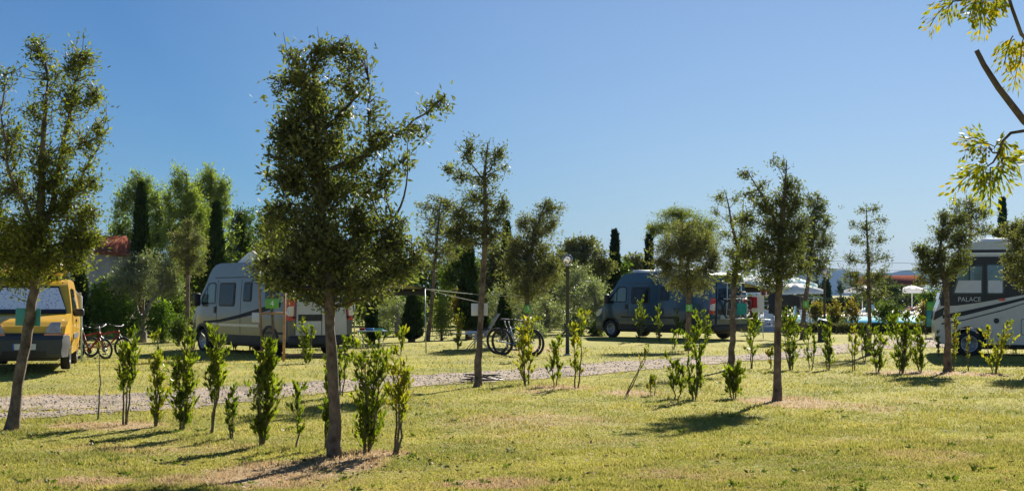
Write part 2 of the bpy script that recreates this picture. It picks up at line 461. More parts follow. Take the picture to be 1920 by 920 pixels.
def gravel_mat():
    m, nt, b = newmat('gravel')
    geo = N(nt, 'ShaderNodeNewGeometry')
    vo = N(nt, 'ShaderNodeTexVoronoi'); vo.inputs['Scale'].default_value = 42
    n1 = N(nt, 'ShaderNodeTexNoise'); n1.inputs['Scale'].default_value = 1.4; n1.inputs['Detail'].default_value = 7
    n2 = N(nt, 'ShaderNodeTexNoise'); n2.inputs['Scale'].default_value = 14; n2.inputs['Detail'].default_value = 6; n2.inputs['Roughness'].default_value = .75
    for n in (vo, n1, n2): nt.links.new(geo.outputs['Position'], n.inputs['Vector'])
    r = ramp(nt, [(0, (.24, .18, .125)), (.5, (.37, .29, .215)), (1, (.52, .42, .33))])
    sx = N(nt, 'ShaderNodeSeparateColor'); nt.links.new(vo.outputs['Color'], sx.inputs[0]); nt.links.new(sx.outputs[0], r.inputs['Fac'])
    r2 = ramp(nt, [(.34, (.5, .48, .4)), (.48, (.86, .85, .8)), (.62, (1.08, 1.06, 1.04))]); nt.links.new(n1.outputs['Fac'], r2.inputs['Fac'])
    ml = N(nt, 'ShaderNodeMixRGB', blend_type='MULTIPLY'); ml.inputs[0].default_value = 1
    nt.links.new(r.outputs[0], ml.inputs[1]); nt.links.new(r2.outputs[0], ml.inputs[2])
    r3 = ramp(nt, [(.56, (0, 0, 0)), (.68, (1, 1, 1))]); nt.links.new(n2.outputs['Fac'], r3.inputs['Fac'])
    mx = N(nt, 'ShaderNodeMixRGB'); nt.links.new(r3.outputs[0], mx.inputs[0]); nt.links.new(ml.outputs[0], mx.inputs[1])
    mx.inputs[2].default_value = (.13, .12, .055, 1)
    nt.links.new(mx.outputs[0], b.inputs['Base Color']); b.inputs['Roughness'].default_value = .95
    bp = N(nt, 'ShaderNodeBump'); bp.inputs['Strength'].default_value = .9; bp.inputs['Distance'].default_value = .03
    nt.links.new(vo.outputs['Distance'], bp.inputs['Height']); nt.links.new(bp.outputs[0], b.inputs['Normal'])
    return m
M['gravel'] = gravel_mat()
M['stone'] = plain('pale_stone', (.3, .255, .21), .9, var=.4, vscale=9)
M['lawn'] = ground_mat()
M['blade'] = blade_mat()

# ---------------------------------------------------------------- ground, path, grass
PATH_X = [-500, -100, 0, 200, 350, 500, 700, 760, 900, 1000, 1100, 1200, 1300, 1400, 1500, 1600, 1650, 1700, 1760, 1850]
PATH_T = [768, 747, 744, 738, 729, 721, 709, 703, 696, 689, 683, 677, 671, 665, 657, 641, 636, 635, 634, 634]
PATH_B = [825, 792, 786, 776, 764, 749, 732, 727, 717, 709, 701, 693, 685, 678, 670, 661, 656, 653, 652, 652]
def path_rows(px): return np.interp(px, PATH_X, PATH_T), np.interp(px, PATH_X, PATH_B)
def path_v(x, y):
    """0..1 across the path, outside that range off it"""
    px = CX + FPX * x / y; py = HY + FPX * EYE / y
    t, b = path_rows(px)
    return np.where((px > -500) & (px < 1850), (py - t) / (b - t), -1)

def vnoise(x, y, s=0):
    """cheap smooth value noise"""
    xi = np.floor(x).astype(int); yi = np.floor(y).astype(int); fx = x - xi; fy = y - yi
    fx = fx * fx * (3 - 2 * fx); fy = fy * fy * (3 - 2 * fy)
    def h(a, b):
        n = (a * 374761393 + b * 668265263 + s * 1442695) & 0x7fffffff
        n = ((n ^ (n >> 13)) * 1274126177) & 0x7fffffff
        return ((n ^ (n >> 16)) & 0xffff) / 65535.0
    return (h(xi, yi) * (1 - fx) + h(xi + 1, yi) * fx) * (1 - fy) + (h(xi, yi + 1) * (1 - fx) + h(xi + 1, yi + 1) * fx) * fy

# worn patches of the lawn: (x, y, radius x, radius y, strength) in metres
DRY = []
for px, py, rx, ry, st in [(500, 888, 150, 26, .5), (360, 900, 90, 14, .3), (640, 866, 90, 16, .45), (930, 905, 120, 14, .3), (150, 905, 110, 14, .3),
                           (1480, 752, 100, 12, .4), (1620, 760, 80, 10, .2), (1740, 700, 110, 7, .45), (1830, 704, 60, 5, .3), (200, 797, 120, 8, .35),
                           (700, 848, 70, 10, .4), (1180, 738, 60, 8, .3), (1050, 728, 70, 7, .35), (980, 738, 60, 5, .2), (1010, 655, 60, 7, .3),
                           (90, 742, 70, 6, .4), (1000, 790, 200, 14, .15), (1300, 890, 160, 14, .15), (1750, 860, 120, 16, .18), (280, 835, 200, 12, .14)]:
    D = DY(py); DRY.append((GX(px, D), D, rx / FPX * D, ry * D * D / (FPX * EYE), st))
def dryness(x, y):
    v = np.zeros_like(x)
    for cx, cy, rx, ry, st in DRY:
        v = np.maximum(v, st * np.clip(1.25 - ((x - cx) / rx) ** 2 - ((y - cy) / ry) ** 2, 0, 1))
    return v * 1.35 * (.5 + .9 * vnoise(x * 2.1, y * 2.1, 5)) + .10 * np.clip(vnoise(x * .8, y * .8, 6) - .55, 0, 1) / .45

def axis(fine0, fine1, step, far, grow):
    a = list(np.arange(fine0, fine1, step)); s = step
    while a[-1] < far: s *= grow; a.append(a[-1] + s)
    return a
ys = axis(8, 60, .22, 9000, 1.12)
s = .22; lo = []
v = 8.0
while v > -400: s *= 1.35; v -= s; lo.append(v)
ys = np.array(lo[::-1] + ys)
xp = axis(0, 17, .22, 8000, 1.15)
xs = np.array([-v for v in xp[:0:-1]] + xp)
Xg, Yg = np.meshgrid(xs, ys)
Zg = height(Xg, np.maximum(Yg, -50))
V = np.stack([Xg, Yg, Zg], -1).reshape(-1, 3)
ny, nx = Xg.shape
idx = np.arange(ny * nx).reshape(ny, nx)
F = np.stack([idx[:-1, :-1], idx[:-1, 1:], idx[1:, 1:], idx[1:, :-1]], -1).reshape(-1, 4)
g = mesh_np('ground', V, F, M['lawn'], smooth=True)
tag(g, kind='structure')
at = g.data.attributes.new('dry', 'FLOAT', 'POINT')
at.data.foreach_set('value', dryness(V[:, 0].astype(float), V[:, 1].astype(float)).astype(np.float32))

# gravel path: a ragged sheet following the track
pu = np.concatenate([np.linspace(-480, 1500, 760), np.linspace(1502, 1850, 120)])
T_, B_ = path_rows(pu)
nv = 44
vv = np.linspace(-.08, 1.08, nv)
PY = T_[:, None] + (B_ - T_)[:, None] * vv[None, :]
Dm = FPX * EYE / (PY - HY)
Xp = (pu[:, None] - CX) / FPX * Dm
Yp = Dm
keepn = vnoise(Xp * 1.1, Yp * 1.1, 1) * .5 + vnoise(Xp * 4, Yp * 4, 2) * .35 + vnoise(Xp * 10, Yp * 10, 3) * .25
edge = np.minimum(vv, 1 - vv)[None, :] * 1.0
strip = np.exp(-((vv - .74) / .08) ** 2)[None, :] * np.clip((900 - pu) / 600, 0, 1)[:, None] * .62
strip2 = np.exp(-((vv - .5) / .12) ** 2)[None, :] * np.clip((pu - 1150) / 200, 0, 1)[:, None] * .25
keep = (np.clip(edge * 3.0, -1, .60) + .12 + keepn - .62 - strip - strip2) > 0
V = np.stack([Xp, Yp, height(Xp, Yp) + .012], -1).reshape(-1, 3)
idx = np.arange(V.shape[0]).reshape(Xp.shape)
F = np.stack([idx[:-1, :-1], idx[1:, :-1], idx[1:, 1:], idx[:-1, 1:]], -1)
F = F[keep[:-1, :-1]][:, ::-1]
tag(mesh_np('gravel_path', V, F, M['gravel'], smooth=True), kind='structure')

# loose stones on the path
n = 3500
k_ = RNG.integers(0, Xp.size, n * 2); kk = keep.ravel()[k_]; k_ = k_[kk][:n]
sx_ = Xp.ravel()[k_] + RNG.normal(0, .06, len(k_)); sy_ = Yp.ravel()[k_] + RNG.normal(0, .06, len(k_))
sz_ = RNG.uniform(.008, .024, len(k_)) * (1 + sy_ / 60)
base = np.array([(1, 0, 0), (-.3, .9, 0), (-.7, -.7, 0), (.1, .1, .8), (.5, .6, .3), (-.6, .2, .5)]) 
fc = np.array([(0, 4, 3), (4, 1, 5), (4, 5, 3), (1, 2, 5), (5, 2, 3), (2, 0, 3), (0, 1, 4)])
V = base[None] * sz_[:, None, None] * RNG.uniform(.7, 1.3, (len(k_), 6, 3)) + np.stack([sx_, sy_, height(sx_, sy_) + .012], -1)[:, None, :]
F = (fc[None] + (np.arange(len(k_)) * 6)[:, None, None]).reshape(-1, 3)
tag(mesh_np('loose_stones', V.reshape(-1, 3), F, M['stone']), 'loose pale stones scattered over the gravel path', 'gravel', kind='stuff')

# grass blades: one object, thinning out with distance
def make_grass():
    n = 420000
    u = RNG.random(n)
    y = 1 / np.sqrt(1 / 11.3 ** 2 * (1 - u) + 1 / 48.0 ** 2 * u) * 1.0      # denser near
    x = (RNG.random(n) * 2 - 1) * (y * .375 + .6)
    pv = path_v(x, y)
    on = (pv > .03) & (pv < .97)
    mid = np.abs(pv - .74) < .1
    ok = ~on | (RNG.random(n) < np.where(mid, .45, .12))
    dr = dryness(x, y)
    ok &= RNG.random(n) > dr * 1.1
    ok &= (vnoise(x * 3, y * 3, 8) * .6 + RNG.random(n)) > .28
    x, y, dr = x[ok], y[ok], dr[ok]; n = len(x)
    tall = vnoise(x * 1.7, y * 1.7, 9) * vnoise(x * 6, y * 6, 10)
    h = (.011 + .042 * tall) * RNG.uniform(.6, 1.5, n) * (1 + y / 60)
    w = .0028 * (1 + y / 9) * RNG.uniform(.6, 1.4, n)
    a = RNG.uniform(0, 2 * np.pi, n); l = RNG.uniform(0, 1.1, n) * h
    b = RNG.uniform(0, 2 * np.pi, n)
    z = height(x, y) - .004
    P0 = np.stack([x - np.cos(a) * w, y - np.sin(a) * w, z], -1)
    P1 = np.stack([x + np.cos(a) * w, y + np.sin(a) * w, z], -1)
    P2 = np.stack([x + np.cos(b) * l, y + np.sin(b) * l, z + h], -1)
    V = np.stack([P0, P1, P2], 1).reshape(-1, 3)
    F = np.arange(n * 3).reshape(-1, 3)
    o = mesh_np('grass', V, F, M['blade'])
    at = o.data.attributes.new('dry', 'FLOAT', 'POINT')
    at.data.foreach_set('value', np.repeat(dr, 3).astype(np.float32))
    tag(o, 'short mown grass growing over the lawn', 'grass', kind='stuff')
make_grass()

# scattered weeds: small dark rosettes, and fallen leaves
def make_weeds():
    rng = np.random.default_rng(77); P, Dd, L = [], [], []
    for i in range(260):
        y = 1 / math.sqrt(rng.uniform(1 / 42 ** 2, 1 / 11.5 ** 2)); x = rng.uniform(-1, 1) * y * .38
        if 0 < float(path_v(np.array(x), np.array(y))) < 1 and rng.random() < .55: continue
        k = rng.integers(5, 14); r = rng.uniform(.02, .07)
        a = rng.uniform(0, 6.28, k)
        P.append(np.stack([x + np.cos(a) * r * .2, y + np.sin(a) * r * .2, np.full(k, H(x, y) + .012)], -1))
        Dd.append(np.stack([np.cos(a), np.sin(a), rng.uniform(.1, .8, k)], -1)); L.append(np.full(k, r) * rng.uniform(.7, 1.3, k))
    P = np.concatenate(P); Dd = np.concatenate(Dd); L = np.concatenate(L)
    V, F = leaves_geo(P, Dd, L, L * .4, rng)
    tag(mesh_np('weeds', V, F, M['broad']), 'small dark weeds scattered through the lawn', 'weeds', kind='stuff')
    n = 420; y = 1 / np.sqrt(rng.uniform(1 / 36 ** 2, 1 / 11.5 ** 2, n)); x = rng.uniform(-1, 1, n) * y * .38
    c = rng.random(n) < .5
    x = np.where(c, -1.7 + rng.normal(0, 1.3, n), x); y = np.where(c, 14.2 + rng.normal(0, .9, n), y)
    P = np.stack([x, y, height(x, y) + rng.uniform(.012, .03, n)], -1); Dd = rng.normal(size=(n, 3)) * [1, 1, .25]
    L = rng.uniform(.03, .065, n)
    V, F = leaves_geo(P, Dd, L, L * .45, rng)
    tag(mesh_np('fallen_leaves', V, F, M['litter']), 'dry fallen leaves lying on the lawn', 'fallen leaves', kind='stuff')

# ---------------------------------------------------------------- foliage tools
def unit(a): return a / np.maximum(1e-9, np.linalg.norm(a, axis=-1, keepdims=True))

def leaves_geo(P, Dr, L, W, rng, fold=.0):
    """P (n,3) leaf bases, Dr (n,3) directions, L, W arrays -> verts, quads"""
    n = len(P)
    Dr = unit(Dr)
    S = unit(np.cross(Dr, rng.normal(size=(n, 3))))
    L = L[:, None]; W = W[:, None]
    mid = P + Dr * L * .45
    V = np.stack([P, mid + S * W * .5, P + Dr * L, mid - S * W * .5], 1).reshape(-1, 3)
    F = np.arange(n * 4).reshape(n, 4)
    return V, F

def bez(a, b, c, n):
    t = np.linspace(0, 1, n)[:, None]
    return (1 - t) ** 2 * a + 2 * t * (1 - t) * b + t ** 2 * c

DENS = 2.5
FINE = .86
def tree(name, label, cat, bx, by, trunk, lobes, leaf='laurel', L=.075, dens=170, per=15, asp=.36, group=None, bark='bark',
         twig=.32, D=None, limbs=(), seed=1, up=.35, spread=1.1, depth=1.0, sides=9, cap=26000, twigs=True, bare=()):
    """trunk: [(px,py,radius m)]; lobes: [(px,py,rx,ry,weight)] in photo pixels turned into metres at the tree's distance"""
    rng = np.random.default_rng(seed); rnd = random.Random(seed)
    D = D or DY(by); s = FPX / D
    L = L * FINE
    x0, y0 = GX(bx, D), D
    z0 = H(x0, y0) - .02
    root = thing(name, label, cat, (x0, y0, z0), 0, group)
    def loc(px, py, dy=0.): return np.array([(px - bx) / s, dy, zat(py, D) - z0])
    # trunk
    tp = [loc(px, py) for px, py, r in trunk]; tr = [r for _, _, r in trunk]
    tp[0][2] = -.05
    pts, rad = [], []
    for i in range(len(tp) - 1):
        k = max(2, int(np.linalg.norm(tp[i + 1] - tp[i]) / .16))
        for j in range(k):
            t = j / k
            p = tp[i] * (1 - t) + tp[i + 1] * t
            q = p + rng.normal(0, tr[i] * .10, 3) * (1 if pts else 0)
            q[1] += .05 * math.sin(p[2] * 1.7 + seed)
            pts.append(q); rad.append((tr[i] * (1 - t) + tr[i + 1] * t) * (1 + rng.normal(0, .05)))
    pts.append(tp[-1]); rad.append(tr[-1])
    rad[0] *= 1.3; rad[1] *= 1.08
    G = Geo(); G.tube(pts, rad, sides)
    for lb in limbs:                                                # drawn limbs
        lp = [loc(px, py, dy) for px, py, dy, r in lb]
        q = []
        for i in range(len(lp) - 1):
            for j in range(4): q.append(lp[i] + (lp[i + 1] - lp[i]) * j / 4 + rng.normal(0, .012, 3) * (1 if q else 0))
        q.append(lp[-1])
        rr = np.interp(np.linspace(0, len(lb) - 1, len(q)), range(len(lb)), [r for *_, r in lb])
        G.tube(q, list(rr), 6)
        for p_, r_ in zip(q[3:], rr[3:]): pts.append(p_); rad.append(r_)
    T = np.array(pts)
    B = Geo(); allP, allD = [], []
    cents = [loc(px, py, rng.normal(0, .16) * rx / s * depth) for px, py, rx, ry, w in lobes]
    for li, (px, py, rx, ry, w) in enumerate(lobes):
        rxm, rym = rx / s, ry / s
        c = cents[li]
        others = sorted((float(np.linalg.norm(q - c)), j) for j, q in enumerate(cents) if j != li)[:4]
        rz = min(max(rxm * .9, .18), max(rxm, rym)) * depth
        # limb from the trunk to the lobe
        below = T[T[:, 2] < c[2] - .35 * rym]
        cand = below if len(below) else T[:3]
        dd = np.linalg.norm((cand - c) * [1, 1, .6], axis=1)
        a = cand[np.argmin(dd)]
        lr = max(.006, .012 * np.linalg.norm(c - a) + .006)
        mid = (a + c) / 2 + np.array([0, 0, -.08 * np.linalg.norm(c - a)]) + rng.normal(0, .04, 3)
        limb = bez(a, mid, c, 6)
        if twigs: B.tube(list(limb), list(np.linspace(lr, lr * .45, 6)), 5)
        n = max(4, int(DENS * dens * math.pi * rxm * rym * w))
        u = unit(rng.normal(size=(n, 3))); r = rng.random(n) ** .46 * 1.12
        # lumpy envelope
        ph = rng.uniform(0, 6.28, 3)
        lump = 1 + .22 * np.sin(u[:, 0] * 4 + ph[0]) * np.sin(u[:, 2] * 4 + ph[1]) + rng.normal(0, .15, n)
        Cc = c + u * (r * lump)[:, None] * [rxm, rz, rym]
        if len(others):                                             # fill between neighbouring lobes so that they merge
            mv_ = rng.random(n) < (.36 if rx >= 30 else .08)
            tgt = np.array([cents[j] for _, j in others])[rng.integers(0, len(others), n)]
            Cc = np.where(mv_[:, None], Cc + (tgt - c) * rng.random(n)[:, None] * .9, Cc)
        # gaps: clusters gather into sprays
        gn = np.sin(Cc[:, 0] * 9 + ph[0] * 3) * np.sin(Cc[:, 2] * 8 + ph[1] * 2) * np.sin(Cc[:, 1] * 7 + ph[2])
        Cc = Cc[gn > -.38 - .35 * rng.random(n)]
        n = len(Cc)
        if not n: continue
        # twigs
        wood = np.concatenate([limb, T[T[:, 2] > c[2] - 2.2 * rym]])
        dm = np.linalg.norm(Cc[:, None] - wood[None], axis=2) + .5 * np.maximum(0, wood[None, :, 2] - Cc[:, None, 2] + .1)
        A = wood[np.argmin(dm, 1)]
        tdir = unit(unit(Cc - A) * .9 + np.array([0, 0, up]) + unit(Cc - c) * .25 + rng.normal(0, .18, (n, 3)))
        if twigs:
            step = 2 if n > 120 else 1
            for i in range(0, n, step):
                m_ = (A[i] + Cc[i]) / 2 + rng.normal(0, .03, 3)
                B.tube([A[i], m_, Cc[i]], [.0065, .0045, .0025], 3, caps=False)
        k = per
        t = rng.random((n, k)) ** .7
        Pp = Cc[:, None] - tdir[:, None] * (t * twig * .55)[..., None] * 1.0 + rng.normal(0, .026 + L * .28, (n, k, 3))
        dl = tdir[:, None] * (.55) + rng.normal(0, spread * .55, (n, k, 3)) + np.array([0, 0, up * .4])
        allP.append(Pp.reshape(-1, 3)); allD.append(dl.reshape(-1, 3))
    for lb in bare: B.tube([loc(px, py, dy) for px, py, dy, r in lb], [r for *_, r in lb], 4)
    G.build('trunk', M[bark], root, smooth=True)
    if twigs and B.V: B.build('branches', M['bark_dark' if bark != 'bark_olive' else bark], root)
    P = np.concatenate(allP); Dd = np.concatenate(allD)
    cap = int(cap * 3.4)
    if len(P) > cap:
        sel = rng.permutation(len(P))[:cap]; P, Dd = P[sel], Dd[sel]
    Ls = L * rng.uniform(.6, 1.25, len(P)); Ws = Ls * asp * rng.uniform(.8, 1.25, len(P))
    V, F = leaves_geo(P, Dd, Ls, Ws, rng)
    mesh_np('crown', V, F, M[leaf], root)
    return root

def sapling(label, bx, by, top, w, stems=2, leaf='sapl', n=220, L=.085, lean=0, bare=.05, group='saplings planted in rows', seed=None, name='laurel_sapling',
            cat='sapling', D=None, bush=False):
    """upright young shrub; top row, width in photo pixels; lean in pixels at the top"""
    seed = seed or int(bx * 7 + by); rng = np.random.default_rng(seed)
    D = D or DY(by); s = FPX / D
    x0 = GX(bx, D); z0 = H(x0, D) - .01
    root = thing(name, label, cat, (x0, D, z0), 0, group)
    h = (by - top) / s; wm = w / s; le = lean / s
    G = Geo(); P, Dd = [], []
    for k in range(stems):
        hk = h * (1 if k == 0 else rng.uniform(.6, .95))
        ang = rng.uniform(0, 6.28); off = wm * .28 * (0 if stems == 1 else 1)
        ex, ey = math.cos(ang) * off + le * hk / h, math.sin(ang) * off
        b0 = np.array([math.cos(ang) * .03 * (stems > 1), math.sin(ang) * .03 * (stems > 1), -.02])
        end = np.array([ex, ey, hk])
        mid = (b0 + end) / 2 + rng.normal(0, .035, 3) + ([math.cos(ang) * wm * .1, 0, 0] if stems > 1 else 0)
        path = bez(b0, mid, end, 9) + np.concatenate([[np.zeros(3)], rng.normal(0, .008, (8, 3))])
        G.tube(list(path), list(np.linspace(.008 + .006 * h, .003, 9)), 5)
        m = int(n / stems)
        # leaf tufts along side shoots
        ns = max(4, m // 11)
        t = bare + (1 - bare) * (np.arange(ns) + rng.random(ns)) / ns
        t = np.clip(t, 0, 1)
        base = np.stack([np.interp(t, np.linspace(0, 1, 9), path[:, i]) for i in range(3)], -1)
        az = rng.uniform(0, 6.28, ns)
        reach = wm * .6 * rng.uniform(.1, 1, ns) * (.5 + .6 * np.sin(np.pi * np.clip(t * .82 + .16, 0, 1))) * (.55 + .75 * np.abs(np.sin(t * 7 + seed)))
        if bush: reach = wm * .5 * rng.uniform(.4, 1.1, ns)
        if stems > 1: reach *= .72
        shoot = np.stack([np.cos(az) * reach, np.sin(az) * reach, reach * .9 + .06], -1)
        tip = base + shoot
        tip[:, 2] = np.minimum(tip[:, 2], hk + .02)
        for i in range(ns): G.tube([base[i], (base[i] + tip[i]) / 2 - [0, 0, .01], tip[i]], [.0035, .003, .002], 3, caps=False)
        kper = max(6, int(m / ns)); keep_s = rng.random(ns) > .22
        base, tip = base[keep_s], tip[keep_s]; ns = len(base)
        u = rng.random((ns, kper))
        pp = base[:, None] + (tip - base)[:, None] * (.25 + .8 * u)[..., None] + rng.normal(0, .012, (ns, kper, 3))
        sd_ = unit(tip - base + [0, 0, .12])
        dd = sd_[:, None] * .8 + rng.normal(0, .42, (ns, kper, 3)) + [0, 0, .35]
        P.append(pp.reshape(-1, 3)); Dd.append(dd.reshape(-1, 3))
    P = np.concatenate(P); Dd = np.concatenate(Dd)
    P[:, 2] = np.maximum(P[:, 2], .02)
    Ls = L * rng.uniform(.55, 1.2, len(P))
    V, F = leaves_geo(P, Dd, Ls, Ls * .42, rng)
    G.build('stem', M['stem'], root)
    mesh_np('foliage', V, F, M[leaf], root)
    return root

def column(name, label, bx, top, bot, w, D, leaf='cyp', seed=3, group=None, n=5200, L=None, cat='cypress'):
    """cypress: narrow spindle of dense sprays over a thin trunk"""
    rng = np.random.default_rng(seed); s = FPX / D
    x0 = GX(bx, D); root = thing(name, label, cat, (x0, D, -.02), 0, group)
    zt, zb = zat(top, D), max(.1, zat(bot, D)); wm = w / s / 2; h = zt - zb
    G = Geo().tube([(0, 0, 0), (0, 0, zb + h * .5), (0, 0, zt - .3)], [.14, .09, .02], 7)
    G.build('trunk', M['bark_dark'], root)
    t = rng.random(n); az = rng.uniform(0, 6.28, n)
    prof = np.minimum(1, (t / .12) ** .5) * np.clip(1 - t, 0, 1) ** .78 * 1.2
    bump = 1 + .18 * np.sin(az * 3 + t * 23) + .14 * np.sin(az * 5 - t * 41) + rng.normal(0, .13, n)
    r = wm * prof * bump * rng.random(n) ** .25 * (1 + .25 * (rng.random(n) < .06) * rng.random(n))
    P = np.stack([np.cos(az) * r, np.sin(az) * r, zb + t * h], -1)
    Dd = np.stack([np.cos(az) * .35, np.sin(az) * .35, np.full(n, 1.0)], -1) + rng.normal(0, .25, (n, 3))
    L = L or max(.12, D * .004)
    Ls = L * rng.uniform(.7, 1.3, n)
    V, F = leaves_geo(P, Dd, Ls, Ls * .4, rng)
    mesh_np('crown', V, F, M[leaf], root)
    return root

M['litter'] = plain('dry_leaf_litter', (.33, .22, .12), .8, var=.5, vscale=3)
make_weeds()

# ---------------------------------------------------------------- trees of the camp site
BT = 'broadleaf trees in the lawn'
tree('bay_tree', 'leaning two-headed tree with a teal board on its trunk at the left edge', 'tree', 22, 806,
     [(22, 806, .085), (34, 720, .07), (50, 620, .066), (62, 540, .062), (72, 440, .055), (80, 330, .042), (86, 230, .028), (90, 150, .012)],
     [(70, 100, 24, 42, .55), (105, 140, 30, 34, .4), (150, 110, 34, 44, .7), (10, 140, 30, 26, .5), (130, 190, 46, 44, .5), (60, 205, 46, 44, .45),
      (175, 180, 24, 34, .6), (15, 260, 40, 44, .55), (90, 290, 60, 46, .5), (155, 265, 40, 44, .65), (30, 350, 60, 46, .75), (120, 370, 60, 48, .85),
      (175, 340, 26, 30, .4), (60, 430, 70, 48, 1.0), (145, 440, 52, 44, 1.0), (10, 460, 50, 50, 1), (90, 490, 80, 36, 1.0), (150, 495, 36, 26, .7), (-30, 400, 45, 90, 1),
      (30, 525, 50, 16, .6), (-45, 250, 34, 60, .6), (172, 400, 22, 36, .8), (160, 450, 24, 36, .8), (184, 240, 18, 30, .5), (110, 330, 50, 50, .6), (40, 470, 60, 50, .8), (66, 78, 12, 18, .8), (168, 100, 16, 16, .6)],
     limbs=[[(66, 480, 0, .045), (95, 380, .1, .038), (118, 250, .12, .026), (138, 150, .08, .01)], [(72, 440, 0, .03), (30, 330, -.2, .02), (12, 210, -.2, .008)],
            [(75, 420, 0, .03), (140, 340, .2, .02), (180, 250, .25, .008)]],
     leaf='laurel2', L=.07, dens=190, per=13, seed=5, group=BT, cap=26000)
tree('bay_tree', 'largest dark broadleaf tree with a thick straight trunk in the foreground lawn', 'tree', 628, 860,
     [(628, 860, .07), (626, 760, .058), (622, 650, .055), (618, 540, .052), (606, 430, .048), (598, 300, .04), (590, 200, .032), (583, 100, .012)],
     [(600, 95, 58, 26, .8), (640, 88, 26, 22, .8), (560, 150, 42, 40, 1.0), (655, 135, 40, 34, .55), (590, 190, 70, 48, 1.15), (690, 195, 45, 32, .4),
      (545, 255, 48, 50, 1.2), (620, 265, 84, 56, 1.2), (715, 255, 52, 34, .5), (770, 235, 32, 26, .35), (820, 188, 20, 16, .45), (765, 295, 26, 16, .4), (540, 330, 46, 46, 1.3),
      (620, 345, 80, 52, 1.3), (718, 330, 44, 34, .55), (605, 415, 62, 38, 1.3), (668, 405, 48, 36, 1.0), (560, 462, 50, 44, 1.25), (640, 470, 100, 50, 1.3),
      (735, 455, 46, 46, 1.2), (620, 515, 110, 36, 1.3), (535, 505, 36, 26, 1.0), (748, 500, 38, 34, 1.1), (690, 530, 60, 26, 1.1), (752, 415, 20, 18, .8), (503, 492, 26, 26, .8), (505, 525, 26, 18, .7), (778, 480, 20, 34, .8), (520, 150, 16, 14, .7), (508, 290, 14, 16, .8), (670, 100, 14, 12, .6), (800, 195, 12, 10, .9), (835, 182, 14, 10, .9), (790, 240, 14, 12, .6), (555, 205, 24, 20, .9), (528, 235, 18, 16, .9), (508, 400, 16, 20, .7), (585, 548, 26, 16, .7), (662, 556, 22, 14, .6), (548, 535, 20, 18, .6), (720, 552, 24, 14, .6), (690, 345, 20, 20, .4), (530, 385, 24, 24, .9)],
     limbs=[[(600, 330, 0, .035), (680, 290, .1, .025), (760, 240, .1, .015), (830, 180, .05, .005)], [(596, 250, 0, .025), (650, 200, .1, .018), (690, 150, .1, .006)],
            [(590, 180, 0, .02), (560, 130, -.1, .012), (548, 110, -.1, .006)], [(612, 480, 0, .04), (700, 420, .2, .02), (740, 400, .2, .01)]],
     bare=[[(555, 150, 0, .006), (540, 110, 0, .004), (531, 60, 0, .002)], [(600, 90, 0, .004), (595, 50, 0, .002)]],
     leaf='laurel', L=.078, dens=165, per=15, seed=8, group=BT, cap=36000)
tree('bay_tree', 'slender airy tree with white board on its trunk, beside the path in the middle', 'tree', 895, 727,
     [(895, 727, .075), (899, 640, .054), (903, 560, .05), (908, 480, .046), (911, 400, .04), (908, 330, .03), (915, 268, .01)],
     [(880, 282, 20, 24, .8), (935, 288, 20, 24, .8), (948, 312, 10, 12, .7), (842, 318, 14, 12, .9), (868, 330, 30, 18, .8), (915, 330, 28, 14, .6), (895, 370, 40, 26, .9),
      (862, 400, 28, 22, .9), (944, 385, 16, 22, 1.0), (935, 410, 24, 24, 1.0), (890, 425, 46, 26, 1.0), (865, 450, 40, 20, .9), (922, 445, 26, 18, .8), (848, 432, 20, 18, .8), (908, 300, 14, 16, .4)],
     limbs=[[(909, 340, 0, .02), (885, 310, 0, .012), (868, 285, 0, .006)], [(910, 330, 0, .018), (925, 305, .05, .01), (940, 285, .05, .005)]],
     leaf='laurel', L=.08, dens=150, per=12, seed=12, group=BT, cap=15000)
tree('bay_tree', 'slanting slim tree standing behind the awning of the white camper van', 'tree', 800, 640,
     [(800, 640, .10), (808, 590, .07), (814, 520, .06), (820, 440, .045), (826, 375, .012)],
     [(800, 385, 22, 16, .6), (835, 385, 28, 20, .9), (812, 420, 34, 24, .8), (850, 430, 24, 24, .8), (800, 462, 24, 20, .7), (835, 475, 34, 26, .9), (800, 495, 20, 14, .5)],
     leaf='holm', L=.12, dens=60, per=13, seed=14, group=BT)
tree('bay_tree', 'dense double-topped tree with green board 3, behind the parked mountain bikes', 'tree', 988, 648,
     [(988, 648, .11), (987, 590, .08), (990, 520, .07), (1000, 450, .05), (1022, 380, .015)],
     [(1030, 390, 26, 20, 1.1), (1010, 425, 30, 26, 1.2), (982, 420, 20, 24, .8), (1035, 420, 16, 22, .7), (975, 460, 26, 26, 1.1), (1010, 470, 40, 30, 1.3), (965, 500, 30, 34, 1.2),
      (1010, 515, 44, 34, 1.2), (1035, 500, 24, 26, .9), (985, 545, 44, 24, 1.0), (960, 475, 16, 26, .8)],
     leaf='holm', L=.11, dens=75, per=13, seed=15, group=BT)
tree('holm_oak', 'round bushy tree with green board 2, in front of the grey camper van', 'tree', 1290, 655,
     [(1290, 655, .11), (1291, 600, .085), (1291, 550, .08), (1290, 480, .05), (1286, 430, .02)],
     [(1285, 432, 38, 22, 1.0), (1256, 462, 30, 28, 1.0), (1236, 490, 16, 22, .8), (1340, 480, 16, 26, .8), (1320, 455, 28, 28, 1.1), (1285, 470, 50, 34, 1.3), (1250, 500, 24, 26, .9), (1330, 500, 24, 24, 1.1),
      (1290, 520, 46, 26, 1.1), (1320, 535, 26, 16, .8), (1262, 535, 24, 12, .4)],
     leaf='holm', L=.085, dens=110, per=13, seed=16, group=BT, cap=22000)
